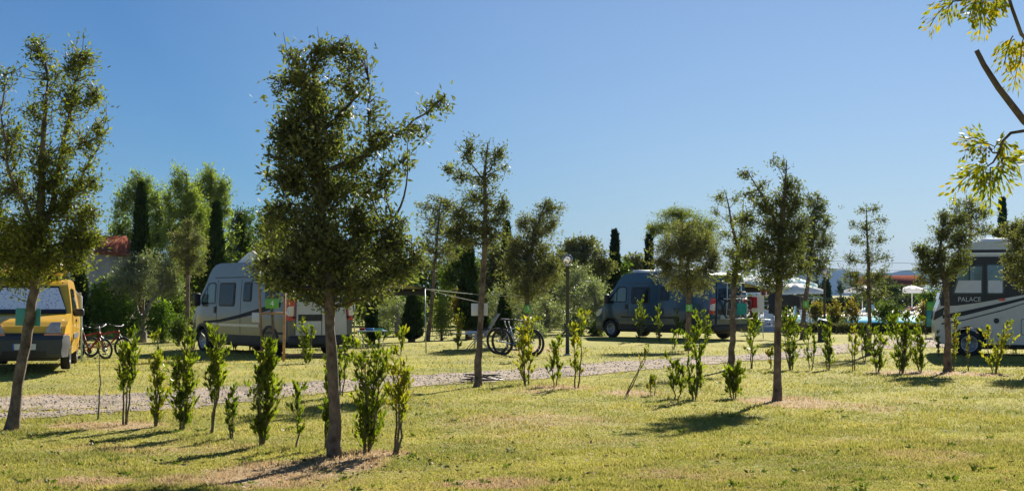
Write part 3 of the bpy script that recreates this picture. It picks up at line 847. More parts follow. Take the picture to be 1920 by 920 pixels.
tree('holm_oak', 'thin sparse tree with a curved pale trunk, just behind the round trunked pair', 'tree', 1370, 692,
     [(1370, 692, .085), (1373, 640, .066), (1374, 590, .06), (1377, 530, .056), (1385, 470, .04), (1372, 420, .025), (1360, 360, .008)],
     [(1352, 368, 22, 18, .45), (1380, 372, 12, 14, .4), (1345, 400, 18, 18, .3), (1380, 410, 22, 20, .4), (1362, 440, 26, 20, .4), (1395, 440, 18, 20, .5),
      (1378, 475, 28, 22, .9), (1385, 505, 34, 20, 1.1), (1410, 490, 20, 20, .9), (1365, 520, 20, 12, .6)],
     limbs=[[(1384, 480, 0, .025), (1392, 430, .1, .015), (1396, 370, .1, .006)]],
     leaf='laurel2', L=.07, dens=160, per=12, seed=17, group=BT)
tree('holm_oak', 'large uneven tree alone in the lawn right of centre, casting a dark crown shadow', 'tree', 1455, 749,
     [(1455, 749, .072), (1457, 690, .058), (1460, 600, .055), (1462, 520, .058), (1465, 430, .045), (1470, 360, .025), (1475, 300, .006)],
     [(1450, 300, 8, 14, .5), (1467, 305, 9, 14, .5), (1395, 325, 16, 13, .7), (1478, 345, 22, 22, .8), (1430, 345, 24, 16, .5), (1500, 345, 12, 10, .6), (1405, 360, 20, 14, .45),
      (1465, 375, 30, 26, 1.1), (1430, 385, 32, 24, .8), (1495, 380, 22, 22, .7), (1400, 410, 26, 26, .7), (1455, 420, 44, 32, 1.2), (1500, 420, 24, 24, .9),
      (1430, 460, 46, 32, 1.2), (1480, 460, 40, 32, 1.3), (1400, 470, 24, 26, .8), (1450, 500, 56, 30, 1.2), (1500, 500, 26, 22, 1.0), (1440, 530, 34, 18, .8)],
     limbs=[[(1465, 430, 0, .025), (1430, 370, -.1, .016), (1398, 320, -.1, .005)], [(1464, 450, 0, .025), (1490, 390, .1, .014), (1500, 345, .1, .005)]],
     bare=[[(1474, 330, 0, .006), (1470, 300, 0, .004), (1468, 290, 0, .003)], [(1470, 335, 0, .006), (1452, 300, 0, .003)]],
     leaf='laurel', L=.07, dens=170, per=13, seed=18, group=BT, cap=24000)
tree('holm_oak', 'dark slanting tree with small green board near the black bin and lamp post', 'tree', 1505, 636,
     [(1505, 636, .12), (1508, 590, .085), (1514, 530, .075), (1522, 460, .055), (1530, 400, .03), (1535, 365, .01)],
     [(1520, 375, 16, 18, .8), (1540, 385, 18, 18, .8), (1525, 410, 30, 24, 1.1), (1550, 420, 14, 22, .6), (1515, 445, 26, 26, 1.2), (1542, 455, 22, 26, 1.1), (1525, 490, 36, 24, 1.2), (1505, 480, 20, 26, .9), (1540, 505, 22, 16, .9)],
     leaf='laurel', L=.12, dens=62, per=12, seed=19, group=BT)
tree('holm_oak', 'very sparse upright tree with a blue board, near the pool path on the right', 'tree', 1630, 666,
     [(1630, 666, .10), (1630, 600, .055), (1628, 530, .05), (1627, 470, .038), (1626, 420, .02), (1625, 385, .006)],
     [(1615, 392, 14, 12, .5), (1640, 390, 18, 12, .5), (1655, 410, 16, 12, .45), (1600, 420, 14, 12, .45), (1625, 425, 22, 14, .5), (1605, 450, 24, 14, .5), (1650, 450, 24, 16, .5),
      (1595, 485, 20, 16, .5), (1630, 480, 26, 16, .6), (1662, 480, 16, 12, .45), (1600, 515, 26, 16, .8), (1645, 515, 28, 16, .8), (1620, 545, 30, 16, .8), (1655, 548, 16, 16, .6), (1590, 530, 14, 12, .6)],
     leaf='laurel', L=.085, dens=120, per=11, seed=20, group=BT, cap=9000)
tree('holm_oak', 'broad dark tree with a bent trunk in front of the motorhome nose', 'tree', 1778, 696,
     [(1778, 696, .10), (1777, 640, .065), (1775, 580, .06), (1772, 530, .056), (1762, 490, .04), (1765, 450, .025), (1772, 405, .008)],
     [(1770, 405, 20, 14, 1.0), (1798, 410, 24, 18, 1.1), (1765, 435, 26, 18, 1.1), (1800, 445, 30, 24, 1.2), (1728, 470, 20, 18, 1.2), (1760, 475, 34, 22, 1.3), (1800, 485, 28, 22, 1.2),
      (1735, 500, 26, 20, 1.2), (1775, 505, 34, 16, 1.2), (1722, 525, 14, 12, .9), (1750, 525, 22, 14, 1.0)],
     leaf='laurel', L=.085, dens=120, per=13, seed=21, group=BT, cap=18000)
tree('holm_oak', 'pale feathery tree rising behind the motorhome roof', 'tree', 1812, 625, 
     [(1812, 625, .15), (1815, 540, .11), (1818, 450, .07), (1824, 372, .015)],
     [(1822, 378, 30, 14, .8), (1800, 395, 20, 16, .7), (1842, 395, 22, 16, .7), (1818, 415, 36, 20, .9), (1845, 435, 18, 18, .5)],
     leaf='holm', L=.15, dens=40, per=12, seed=22, group=BT)
tree('holm_oak', 'tree at the right edge with its crown in front of the motorhome window', 'tree', 1938, 700,
     [(1938, 700, .09), (1936, 620, .065), (1932, 540, .06), (1928, 470, .045), (1925, 420, .01)],
     [(1920, 425, 22, 18, 1.1), (1900, 450, 26, 22, 1.1), (1935, 450, 30, 30, 1.1), (1892, 480, 18, 18, .9), (1925, 490, 32, 26, 1.2), (1898, 515, 22, 18, .9), (1930, 530, 30, 20, 1.1), (1945, 480, 40, 40, 1)],
     leaf='holm', L=.075, dens=150, per=12, seed=23, group=BT, cap=14000)
tree('holm_oak', 'dark drooping tree at the nose of the white camper van', 'tree', 351, 642,
     [(351, 642, .10), (351, 560, .07), (352, 480, .06), (354, 420, .015)],
     [(355, 418, 14, 16, .9), (340, 445, 22, 18, 1.1), (368, 450, 22, 22, 1.1), (335, 475, 22, 18, 1.0), (365, 480, 26, 20, 1.2), (350, 500, 30, 16, .9), (378, 505, 12, 14, .7)],
     leaf='holm', L=.1, dens=80, per=13, seed=24, group=BT)
tree('holm_oak', 'staked young tree beside the white camper van, tied between two wooden stakes', 'tree', 516, 672,
     [(516, 672, .05), (512, 620, .036), (508, 560, .034), (512, 480, .03), (518, 400, .008)],
     [(522, 405, 26, 20, .9), (540, 425, 24, 24, .9), (505, 430, 22, 22, .9), (515, 465, 38, 26, 1.0), (490, 500, 24, 22, .8), (530, 510, 30, 22, .9), (480, 470, 16, 16, .5), (545, 545, 20, 18, .7), (470, 500, 14, 12, .4)],
     leaf='laurel2', L=.085, dens=110, per=12, seed=25, group=BT, cap=12000)

# silver olives
tree('olive_tree', 'silvery olive with a forked pale trunk left of the white camper van', 'tree', 264, 640,
     [(264, 640, .2), (264, 610, .17), (266, 590, .13)],
     [(235, 505, 30, 26, 1.0), (275, 490, 26, 24, 1.0), (310, 500, 26, 26, 1.0), (250, 535, 40, 26, .8), (300, 540, 36, 26, .8), (215, 530, 18, 24, .7), (330, 530, 20, 30, .7), (270, 520, 50, 30, .6)],
     limbs=[[(262, 600, 0, .09), (250, 560, .1, .06), (243, 530, .1, .03)], [(268, 600, 0, .1), (285, 565, -.1, .07), (310, 535, -.2, .04)], [(250, 562, 0, .05), (262, 530, .2, .03), (270, 500, .2, .015)]],
     leaf='olive', L=.13, dens=55, per=13, asp=.26, seed=31, bark='bark_olive', group='olive trees')
for i, (lab, bx, D, cx, cy, rx, ry, sd_) in enumerate([
        ('wide silver olive behind the parked mountain bikes', 955, 60, 955, 580, 60, 56, 32),
        ('silver olive right of the pale lamp post, reaching low to the grass', 1085, 62, 1085, 545, 52, 60, 33),
        ('silver olive between the bikes and the lamp post', 1025, 64, 1025, 585, 42, 42, 34),
        ('dark olive left of the grey camper van with pale blossom', 1115, 60, 1112, 560, 34, 50, 35),
        ('silver olive behind the white camper van awning', 745, 58, 738, 590, 40, 34, 36)]):
    by = HY + FPX * EYE / D
    tree('olive_tree', lab, 'tree', bx, by, [(bx, by, .16), (bx + 3, cy + ry * .3, .10), (bx - 2, cy - ry * .5, .02)],
         [(cx - rx * .5, cy, rx * .5, ry * .6, 1), (cx + rx * .5, cy + 5, rx * .5, ry * .6, 1), (cx, cy - ry * .45, rx * .6, ry * .5, 1), (cx, cy + ry * .4, rx * .7, ry * .4, .9)],
         leaf='olive', L=.16, dens=30, per=13, asp=.28, seed=sd_, D=D, bark='bark_olive', group='olive trees')

# trees in the background
BG = 'trees in the background'
def bgtree(label, D, bx, crown, leaf='broad', name='broadleaf_tree', L=None, dens=None, seed=1, asp=.45, r=.16, per=12, up=.2, group=BG, cap=14000, cat='tree'):
    by = HY + FPX * EYE / D
    top = min(c[1] - c[3] * .4 for c in crown); midy = sum(c[1] for c in crown) / len(crown)
    L = L or D * .0026
    dens = dens or 2.6 / (L * L * .2 * per) * 1.1
    return tree(name, label, cat, bx, by, [(bx, by, r), (bx + 2, midy, r * .6), (bx, top, .02)], [(a, b, c, d, 1) for a, b, c, d in crown],
                leaf=leaf, L=L, dens=dens, per=per, asp=asp, D=D, seed=seed, up=up, group=group, cap=cap, sides=7, depth=.9, twig=.6)
bgtree('pale yellow-green poplar behind the tall dark cypress on the left', 62, 262, [(262, 345, 24, 26), (235, 385, 30, 34), (285, 375, 30, 34), (225, 430, 24, 34), (265, 430, 50, 40), (300, 440, 24, 40), (262, 480, 55, 30), (245, 360, 20, 30), (300, 395, 22, 30), (275, 350, 16, 20)], 'poplar', 'poplar_tree', seed=41, up=.9, L=.17, asp=.3)
bgtree('tall yellow-green poplar with upright shoots above the white camper van nose', 60, 350, [(335, 345, 22, 38), (348, 390, 30, 44), (320, 430, 26, 44), (355, 450, 36, 44), (330, 480, 40, 30), (362, 370, 18, 34), (318, 385, 18, 40), (376, 410, 20, 40)], 'poplar', 'poplar_tree', seed=42, up=1.1, L=.17, asp=.3)
bgtree('narrow yellow-green poplar right of the tallest poplar', 64, 395, [(392, 335, 20, 30), (405, 375, 26, 38), (380, 400, 24, 40), (400, 440, 36, 40), (395, 480, 36, 30), (415, 350, 16, 30), (372, 350, 16, 28), (424, 390, 12, 30)], 'poplar', 'poplar_tree', seed=43, up=1.1, L=.17, asp=.3)
bgtree('bright green round tree behind the white camper van roof', 70, 450, [(452, 410, 26, 22), (450, 440, 32, 30), (440, 480, 34, 34), (470, 470, 30, 34)], 'broad', seed=44)
bgtree('dark green tree partly hidden left of the foreground tree crown', 66, 505, [(512, 400, 24, 20), (500, 430, 34, 28), (525, 440, 30, 34), (500, 480, 40, 30), (540, 490, 40, 40)], 'broad', seed=45)
for i, (lab, D, bx, cr, lf) in enumerate([
    ('bushy tree right of the tiled house, low and dark', 54, 225, [(205, 540, 30, 30), (235, 545, 36, 34), (205, 575, 46, 40)], 'broad'),
    ('bushy dark tree behind the silver olive on the left', 58, 300, [(285, 500, 34, 34), (320, 530, 36, 40), (290, 570, 50, 40), (335, 590, 34, 30)], 'broad'),
    ('dark tree behind the yellow van and its leaves', 58, 120, [(150, 490, 40, 50), (110, 540, 50, 50), (60, 540, 60, 50), (160, 560, 36, 44)], 'broad'),
    ('dark leafy tree at the far left behind the yellow van', 60, -10, [(0, 500, 60, 60), (-60, 520, 60, 60), (20, 570, 60, 40)], 'broad'),
    ('dark tree behind the nose of the white camper van', 68, 400, [(395, 500, 36, 36), (370, 540, 40, 40), (430, 520, 40, 40)], 'broad'),
    ('dark tree rising behind the rear of the white camper van', 66, 560, [(560, 480, 50, 50), (620, 500, 60, 50), (590, 550, 60, 40)], 'broad'),
    ('dull green tree behind the foreground crown on its right side', 66, 690, [(690, 490, 50, 44), (740, 510, 44, 40), (700, 560, 60, 40)], 'broad'),
    ('loose green tree right of the awning, in front of the hedge', 70, 865, [(850, 470, 20, 26), (870, 500, 30, 30), (845, 520, 30, 30)], 'broad'),
    ('olive-green tree behind the slender middle trunk', 72, 925, [(925, 480, 34, 30), (950, 505, 34, 34), (915, 530, 40, 34)], 'holm'),
    ('wide dark tree crown left of the slim mid cypress', 74, 1095, [(1070, 460, 26, 18), (1100, 460, 34, 20), (1090, 490, 48, 26), (1130, 500, 24, 24)], 'holm'),
    ('grey-green tree right of the slim mid cypress', 90, 1190, [(1185, 490, 22, 16), (1205, 495, 20, 18), (1175, 505, 24, 20)], 'holm'),
    ('leafy tree crown above the lamp globe', 76, 1050, [(1050, 490, 30, 26), (1030, 520, 36, 30), (1070, 520, 34, 30)], 'holm'),
    ]):
    bgtree(lab, D, bx, cr, lf, seed=50 + i)
bgtree('large umbrella pine with a flat bright crown above the grey camper van', 78, 1275, [(1272, 399, 40, 13), (1268, 402, 34, 12), (1240, 426, 30, 15), (1224, 430, 14, 13), (1330, 425, 22, 20), (1300, 420, 30, 22), (1270, 430, 40, 22), (1320, 450, 28, 30), (1225, 435, 14, 14), (1300, 470, 34, 26)], 'pine', 'umbrella_pine', seed=70, L=.2, asp=.2)
bgtree('round-headed dark tree on the skyline left of the second lamp post', 130, 1531, [(1531, 536, 13, 15), (1527, 548, 11, 10)], 'cyp', 'clipped_tree', seed=71, L=.3, up=.5)
bgtree('small round-headed tree on a thin trunk right of the second lamp post', 128, 1575, [(1575, 536, 7, 11)], 'cyp', 'clipped_tree', seed=72, L=.3, up=.5, r=.12)
bgtree('dense green tree behind the sparse tree, left of the far parasol', 105, 1665, [(1655, 535, 22, 18), (1680, 545, 18, 16), (1640, 555, 22, 14)], 'far', seed=73)
bgtree('dark distant tree between the parasols and the second lamp post', 118, 1500, [(1490, 545, 12, 12), (1510, 552, 12, 10)], 'far', seed=74)
bgtree('leafy tree behind the motorhome nose above the white parasol', 80, 1745, [(1738, 555, 16, 14), (1765, 560, 16, 16), (1750, 575, 20, 12)], 'broad', seed=75)
bgtree('pale tree crown beyond the motorhome at the right edge', 66, 1905, [(1900, 430, 26, 20), (1925, 440, 26, 24), (1870, 435, 16, 14)], 'holm', seed=76)

column('cypress', 'tall narrow dark cypress in front of the poplars on the left', 265, 348, 560, 32, 52, seed=81, group='cypresses', n=9000)
column('cypress', 'dark cypress right of the poplars above the white camper van', 406, 385, 560, 30, 54, seed=82, group='cypresses', n=7000)
column('cypress', 'stout dark cypress behind the slender middle tree', 879, 455, 620, 34, 54, seed=83, group='cypresses', n=7000)
column('cypress', 'cypress tip showing between the middle tree and the double-topped tree', 950, 422, 570, 18, 66, seed=84, group='cypresses')
column('cypress', 'slim pointed cypress standing free left of the grey camper van roof', 1153, 438, 590, 18, 76, seed=85, group='cypresses')
column('cypress', 'narrow cypress touching the left side of the umbrella pine', 1217, 447, 580, 13, 74, seed=86, group='cypresses')
column('cypress', 'lone pointed cypress above the motorhome roof', 1880, 378, 560, 14, 95, seed=87, group='cypresses')
column('cypress', 'short broad dark conifer behind the camping table', 772, 555, 645, 30, 50, seed=88, group='cypresses', n=5000)
column('cypress', 'short dark conifer beside the camp chair and bikes', 945, 560, 640, 26, 54, seed=89, group='cypresses', n=4000)
column('cypress', 'small dark conifer below the middle tree, behind the chair', 900, 560, 640, 26, 56, seed=90, group='cypresses', n=4000)
column('cypress', 'thin short conifer in the shade behind the rear of the white camper van', 697, 560, 650, 16, 48, seed=91, group='cypresses', n=3500)
column('cypress', 'dark narrow cypress beside the yellow van at its rear', 148, 470, 640, 34, 50, seed=92, group='cypresses', n=6000)
column('cypress', 'small pointed tree just right of the second lamp post', 1549, 532, 580, 9, 126, seed=93, group='cypresses', n=2500)

# bushes and hedges (each one a thing)
BU = 'bushes along the far side of the pitches'
def bush(label, D, bx, cy, rx, ry, leaf='broad', seed=1, name='bush', L=None, asp=.4):
    by = HY + FPX * EYE / D
    return tree(name, label, 'bush', bx, by, [(bx, by, .05), (bx, cy + ry * .4, .03), (bx, cy, .01)],
                [(bx - rx * .45, cy + ry * .25, rx * .55, ry * .65, 1), (bx + rx * .45, cy + ry * .2, rx * .55, ry * .65, 1), (bx, cy - ry * .3, rx * .6, ry * .6, 1), (bx, cy + ry * .55, rx * .8, ry * .45, .9)],
                leaf=leaf, L=L or D * .0026, dens=2.4 / ((L or D * .0026) ** 2 * .2 * 12) * .8, per=12, asp=asp, D=D, seed=seed, group=BU, cap=6000, sides=6, twigs=False)
for i, a in enumerate([
    ('bright bamboo clump behind the red bicycles', 50, 185, 575, 40, 60, 'bamboo'),
    ('bright bamboo clump below the silver olive', 50, 235, 590, 34, 44, 'bamboo'),
    ('bamboo clump right of the silver olive trunk', 50, 305, 595, 36, 44, 'bamboo'),
    ('leafy bush at the nose wheel of the white camper van', 48, 335, 610, 22, 30, 'broad'),
    ('tall yellow-green shrub under the awning rope', 52, 828, 585, 24, 44, 'poplar'),
    ('reddish-brown shrub right of the yellow-green one', 54, 858, 570, 16, 36, 'orange'),
    ('low grey bush below the green board behind the bikes', 56, 1000, 620, 28, 24, 'olive'),
    ('dark bush left of the front wheel of the grey camper van', 58, 1120, 610, 20, 26, 'broad'),
    ('dull bush right of the lamp post foot', 58, 1075, 610, 26, 28, 'olive'),
    ('dense bush behind the staked tree', 60, 715, 600, 24, 32, 'broad'),
    ('leafy hedge shrub behind the awning pole', 60, 790, 580, 24, 34, 'broad'),
    ('green shrub under the laundry line', 60, 1412, 600, 16, 30, 'broad'),
    ('green shrub beneath the dark hanging towel', 60, 1475, 600, 24, 20, 'broad'),
    ('orange-leaved shrub left of the second lamp post', 66, 1530, 578, 16, 24, 'orange'),
    ('yellow and orange shrub right of the second lamp post', 66, 1563, 585, 20, 24, 'orange'),
    ('orange-tinted shrub left of the sparse tree trunk', 64, 1598, 580, 18, 24, 'orange'),
    ('bushy green shrub right of the blue board by the pool', 62, 1665, 580, 34, 24, 'broad'),
    ('small yellow shrub near the far white parasol pole', 64, 1733, 583, 14, 24, 'orange'),
    ('dark shrub in front of the pool water', 60, 1672, 605, 14, 22, 'broad'),
    ]):
    bush(*a, seed=100 + i)

def hedge(label, x0, x1, y_, z, th, leaf, seed, L=.18, n=6000, z0=.02):
    rng = np.random.default_rng(seed)
    cx = (x0 + x1) / 2; root = thing('hedge', label, 'hedge', (cx, y_, 0), 0)
    G = Geo()
    m = int((x1 - x0) / 1.5)
    for i in range(m): G.tube([(x0 - cx + 1.5 * i + .6, 0, 0), (x0 - cx + 1.5 * i + .7, .05, z * .7)], [.03, .01], 5)
    G.build('stems', M['bark_dark'], root)
    P = np.stack([rng.uniform(x0 - cx, x1 - cx, n), rng.uniform(-th, th, n), z0 + (z - z0) * rng.random(n) ** .7 * (1 + rng.normal(0, .06, n))], -1)
    V, F = leaves_geo(P, rng.normal(size=(n, 3)) + [0, 0, .4], L * rng.uniform(.6, 1.3, n), L * .5 * rng.uniform(.6, 1.3, n), rng)
    mesh_np('foliage', V, F, M[leaf], root)
hedge('low dry hedge along the near edge of the swimming pool', GX(1475, 61), GX(1800, 61), 61, .42, .3, 'shrubdry', 130, L=.12, n=9000)
hedge('long dark hedge closing the camp site on the left', GX(-150, 74), GX(560, 74), 74, 3.1, .9, 'broad', 131, L=.26, n=24000)
hedge('long dark hedge behind the olives in the middle', GX(560, 78), GX(1180, 78), 78, 3.3, .9, 'broad', 132, L=.26, n=24000)
hedge('clipped dark hedge below the distant blue hills', GX(1535, 124), GX(1605, 124), 124, 1.3, .8, 'cyp', 133, L=.25, n=4000)
hedge('pale green hedge behind the far parasols', GX(1600, 150), GX(1900, 150), 150, 1.7, 1, 'far', 134, L=.3, n=9000)
hedge('dull green hedge behind the parasols of the terrace', GX(1180, 120), GX(1540, 120), 120, 1.5, 1, 'far', 135, L=.3, n=9000)

# ---------------------------------------------------------------- saplings (label, base x, base y, top y, width, stems, leaf, leaves)
for a in [
    ('full leafy sapling, first upright one right of the bare twig', 232, 795, 622, 46, 3, 'sapl', 330),
    ('slim sapling with yellowing and brownish middle leaves, second in the left row', 288, 798, 622, 42, 3, 'sapl_mix', 260),
    ('broad bright green sapling, third in the left row', 340, 802, 624, 62, 4, 'sapl', 520),
    ('tallest sapling of the left row with a bare lower stem', 394, 808, 600, 60, 3, 'sapl', 420),
    ('short thin sapling between the two tall bushy ones on the left', 438, 817, 722, 36, 3, 'sapl', 110),
    ('densest columnar sapling, leafy down to the grass, left of the foreground trunk', 488, 830, 638, 60, 4, 'sapl', 680),
    ('small single-stemmed sapling standing alone left of the foreground trunk', 555, 835, 720, 26, 1, 'sapl', 80),
    ('thin sparse sapling directly left of the foreground trunk', 606, 838, 670, 34, 2, 'sapl', 130),
    ('wide many-stemmed bush of saplings just right of the foreground trunk', 686, 843, 628, 86, 6, 'sapl', 560),
    ('sapling with yellowing top and bare crossed lower stems right of the foreground trunk', 738, 848, 622, 58, 3, 'sapl_yel', 260),
    ('dark green sapling in the shade behind the rear of the white camper van', 576, 684, 602, 34, 3, 'sapl', 260),
    ('yellowish bushy sapling beside the path, right of the white board tree', 988, 722, 600, 36, 3, 'sapl_yel', 300),
    ('thin sapling beside the path, second right of the white board tree', 1040, 725, 638, 28, 2, 'sapl', 130),
    ('tall sparse sapling beside the path with a tiny leafy base', 1080, 729, 590, 34, 2, 'sapl_yel', 160),
    ('tiny dry seedling between the leaning twig and the next sapling', 1225, 743, 708, 18, 2, 'sapl_red', 40),
    ('small bushy sapling left of the tall red-tipped one', 1268, 747, 672, 38, 2, 'sapl', 160),
    ('tall narrow sapling with a bushy foot and red leaves at one side', 1304, 749, 590, 40, 3, 'sapl', 280),
    ('low round bush alone left of the lone lawn tree', 1375, 746, 684, 42, 5, 'sapl', 240),
    ('thin crooked sapling right of the pale curved trunk', 1408, 690, 590, 26, 2, 'sapl', 130),
    ('small dry sapling hugging the lone lawn tree trunk', 1446, 690, 652, 24, 2, 'sapl_red', 60),
    ('full light green sapling right of the lone lawn tree', 1484, 693, 580, 38, 4, 'sapl', 380),
    ('slim short sapling second right of the lone lawn tree', 1519, 694, 620, 22, 2, 'sapl', 110),
    ('leafy sapling with a wide top in front of the black bin', 1553, 693, 598, 36, 3, 'sapl', 260),
    ('pale thin sapling between the bin and the sparse tree', 1600, 695, 616, 26, 2, 'sapl_yel', 100),
    ('leafy sapling just left of the sparse tree foot', 1622, 676, 610, 22, 2, 'sapl', 140),
    ('bushy sapling just right of the sparse tree foot', 1644, 699, 618, 32, 3, 'sapl', 260),
    ('largest sapling of the right row in front of the pool', 1690, 700, 588, 46, 4, 'sapl', 480),
    ('full sapling left of the motorhome nose', 1728, 697, 598, 36, 3, 'sapl', 320),
    ('reddish sapling close behind the bent dark trunk', 1788, 690, 590, 22, 2, 'sapl_red', 100),
    ('bare reddish twig sapling in front of the motorhome wheel', 1818, 694, 618, 18, 2, 'sapl_red', 30),
    ('spreading yellow-green sapling in front of the motorhome side', 1864, 699, 606, 60, 4, 'sapl_yel', 280),
    ('tall broad sapling in front of the grey camper van door', 1197, 640, 558, 34, 3, 'sapl', 300),
    ('medium sapling in front of the middle of the grey camper van', 1239, 642, 572, 26, 3, 'sapl', 160),
    ('narrow sapling left of the round bushy tree trunk', 1268, 640, 582, 18, 2, 'sapl', 120),
    ('thin leafless-footed sapling below the narrow one at the grey camper van', 1263, 668, 622, 18, 1, 'sapl', 50),
    ('leafy sapling at the rear light of the grey camper van', 1326, 645, 585, 26, 3, 'sapl', 220),
    ('yellow-green slim sapling left of the camp chair', 858, 655, 582, 20, 3, 'sapl_yel', 200),
    ('dark sapling beside the front door of the white camper van', 385, 655, 560, 36, 3, 'holm', 220),
    ('dark thin sapling below the side window of the white camper van', 440, 655, 565, 30, 3, 'holm', 160),
    ('dark low shrub under the cab of the white camper van', 362, 655, 590, 34, 4, 'holm', 200),
    ('dark feathery sapling in front of the camper side stripe', 412, 652, 552, 26, 3, 'holm', 150),
    ('dark sapling beside the taller wooden stake at the camper side', 470, 657, 575, 28, 3, 'holm', 150),
    ('small sapling low behind the foreground trunk on its right', 640, 745, 640, 30, 2, 'sapl', 120),
    ('small dark seedling between the motorhome nose and the bent trunk', 1762, 668, 625, 14, 2, 'sapl', 70),
    ('small dark sapling beside the motorhome garage hatch', 1901, 661, 632, 20, 3, 'sapl', 90),
    ]:
    lab, bx, by, top, w, st, lf, n = a
    bare = .38 if 'bare' in lab else (.16 if st <= 2 else .02)
    sapling(lab, bx, by, top, w, st, lf, int(n * 2.4), bare=bare, L=.084 if by > 760 else .1, bush='bush' in lab)
sapling('leaning thin sapling with a reddish top beside the path', 1172, 740, 655, 22, 2, 'sapl_red', 45, lean=42, bare=.6)
sapling('bare leafless stick with a few buds between the yellow van and the left row', 183, 786, 640, 8, 1, 'sapl_red', 8, bare=.9, name='bare_twig', cat='twig')

# ---------------------------------------------------------------- bead tree whose branches hang in at the upper right
def melia():
    D = 7.0; s = FPX / D; rng = np.random.default_rng(5)
    x0 = 3.75
    root = thing('bead_tree', 'yellow-green branches hanging in at the upper right, one of them sawn off bare', 'tree', (x0, D, H(x0, D)))
    def P(px, py, dy=0.): return np.array([GX(px, D) - x0, dy, zat(py, D)])
    G = Geo()
    G.tube([(0, 0, -.05), (.03, 0, .8), (-.02, .05, 1.6), (.0, 0, 2.2)], [.13, .10, .095, .08], 12)
    G.tube([(0, 0, 2.15), P(2080, 330), P(1990, 270), P(1920, 212), P(1872, 150), P(1845, 108), P(1831, 80)], [.07, .040, .024, .018, .0155, .0135, .0125], 9)
    G.tube([(0, 0, 2.2), (-.1, 0, 2.7), P(2080, 60), P(1960, 95), P(1915, 50), P(1897, 0), P(1880, -60)], [.06, .040, .02, .012, .010, .009, .007], 8)
    G.tube([(0, 0, 2.0), P(2080, 262), P(1990, 240), P(1920, 231), P(1895, 235), P(1880, 250), P(1873, 272), P(1862, 290), P(1850, 298)], [.03, .016, .011, .009, .008, .007, .006, .005, .003], 6)
    G.tube([P(1873, 272), P(1862, 272), P(1853, 262)], [.006, .004, .003], 5)
    G.build('trunk', M['bark'], root, smooth=True)
    tw = Geo(); tw2 = Geo(); LP, LD, LL = [], [], []; berries = Geo()
    def frond(a, b, droop=.05, n=8, L=.064):
        """compound leaf from pixel a to pixel b"""
        a = P(*a); b = P(*b); dy = rng.normal(0, .05); a = a + [0, dy, 0]; b = b + [0, dy + rng.normal(0, .05), 0]
        c = bez(a, (a + b) / 2 + [0, 0, droop], b, 8)
        tw.tube(list(c), [.003] * 4 + [.002] * 4, 4)
        ln = np.linalg.norm(b - a)
        for i in range(1, n + 1):
            t = i / n; p = np.array([np.interp(t, np.linspace(0, 1, 8), c[:, k]) for k in range(3)])
            ax = unit(b - a)
            for sgn in (-1, 1):
                side = unit(np.cross(ax, [0, 1, 0])) * sgn
                for j in range(3):
                    q = p + (side * .65 + ax * .5) * (.016 + .024 * j) * (1.3 - .5 * t) + rng.normal(0, .004, 3)
                    LP.append(q); LD.append(side * .55 + ax * .8 + [0, 0, -.35] + rng.normal(0, .28, 3)); LL.append(L * .62 * rng.uniform(.7, 1.1))
            LP.append(p); LD.append(ax + rng.normal(0, .3, 3)); LL.append(L * .7)
    fr = [((1860, 262), (1796, 272)), ((1858, 268), (1812, 246)), ((1880, 255), (1893, 274)), ((1870, 262), (1888, 262)), ((1852, 298), (1822, 300)), ((1850, 300), (1796, 345)),
          ((1848, 300), (1812, 320)), ((1852, 302), (1868, 372)), ((1856, 300), (1892, 330)), ((1866, 290), (1890, 300)), ((1846, 300), (1840, 340)), ((1868, 286), (1882, 308)), ((1855, 318), (1852, 352)),
          ((1790, -12), (1752, 30)), ((1800, -14), (1775, 12)), ((1830, -15), (1800, 28)), ((1835, -14), (1812, 22)), ((1840, -10), (1845, 46)), ((1845, -15), (1840, 26)), ((1870, -20), (1886, 4)),
          ((1905, 50), (1890, 104)), ((1912, 55), (1900, 88)), ((1918, 60), (1912, 100)), ((1922, 90), (1914, 140)), ((1935, 60), (1925, 95)), ((1860, -20), (1850, 10))]
    for a, b in fr: frond(a, b)
    tw.tube([P(1960, -40), P(1880, -22), P(1830, -16), P(1785, -12)], [.012, .008, .006, .004], 5)
    for (cx, cy, n_) in [(1838, 275, 16), (1850, 320, 22), (1840, 5, 14), (1868, -2, 8), (1832, 330, 8)]:
        for i in range(n_):
            p = P(cx + rng.normal(0, 12), cy + rng.normal(0, 9), rng.normal(0, .04))
            tw.tube([P(cx, cy - 12), p + [0, 0, .02], p], [.001] * 3, 3, caps=False)
            berries.ball(p, .006, 5)
    tw.build('twigs', M['stem'], root)
    tag(berries.build('berries', M['olive_b'], root), kind='stuff')
    V, F = leaves_geo(np.array(LP), np.array(LD), np.array(LL), np.array(LL) * .36, rng)
    mesh_np('crown', V, F, M['melia'], root)
M['olive_b'] = plain('green_berries', (.2, .2, .06), .5)
melia()

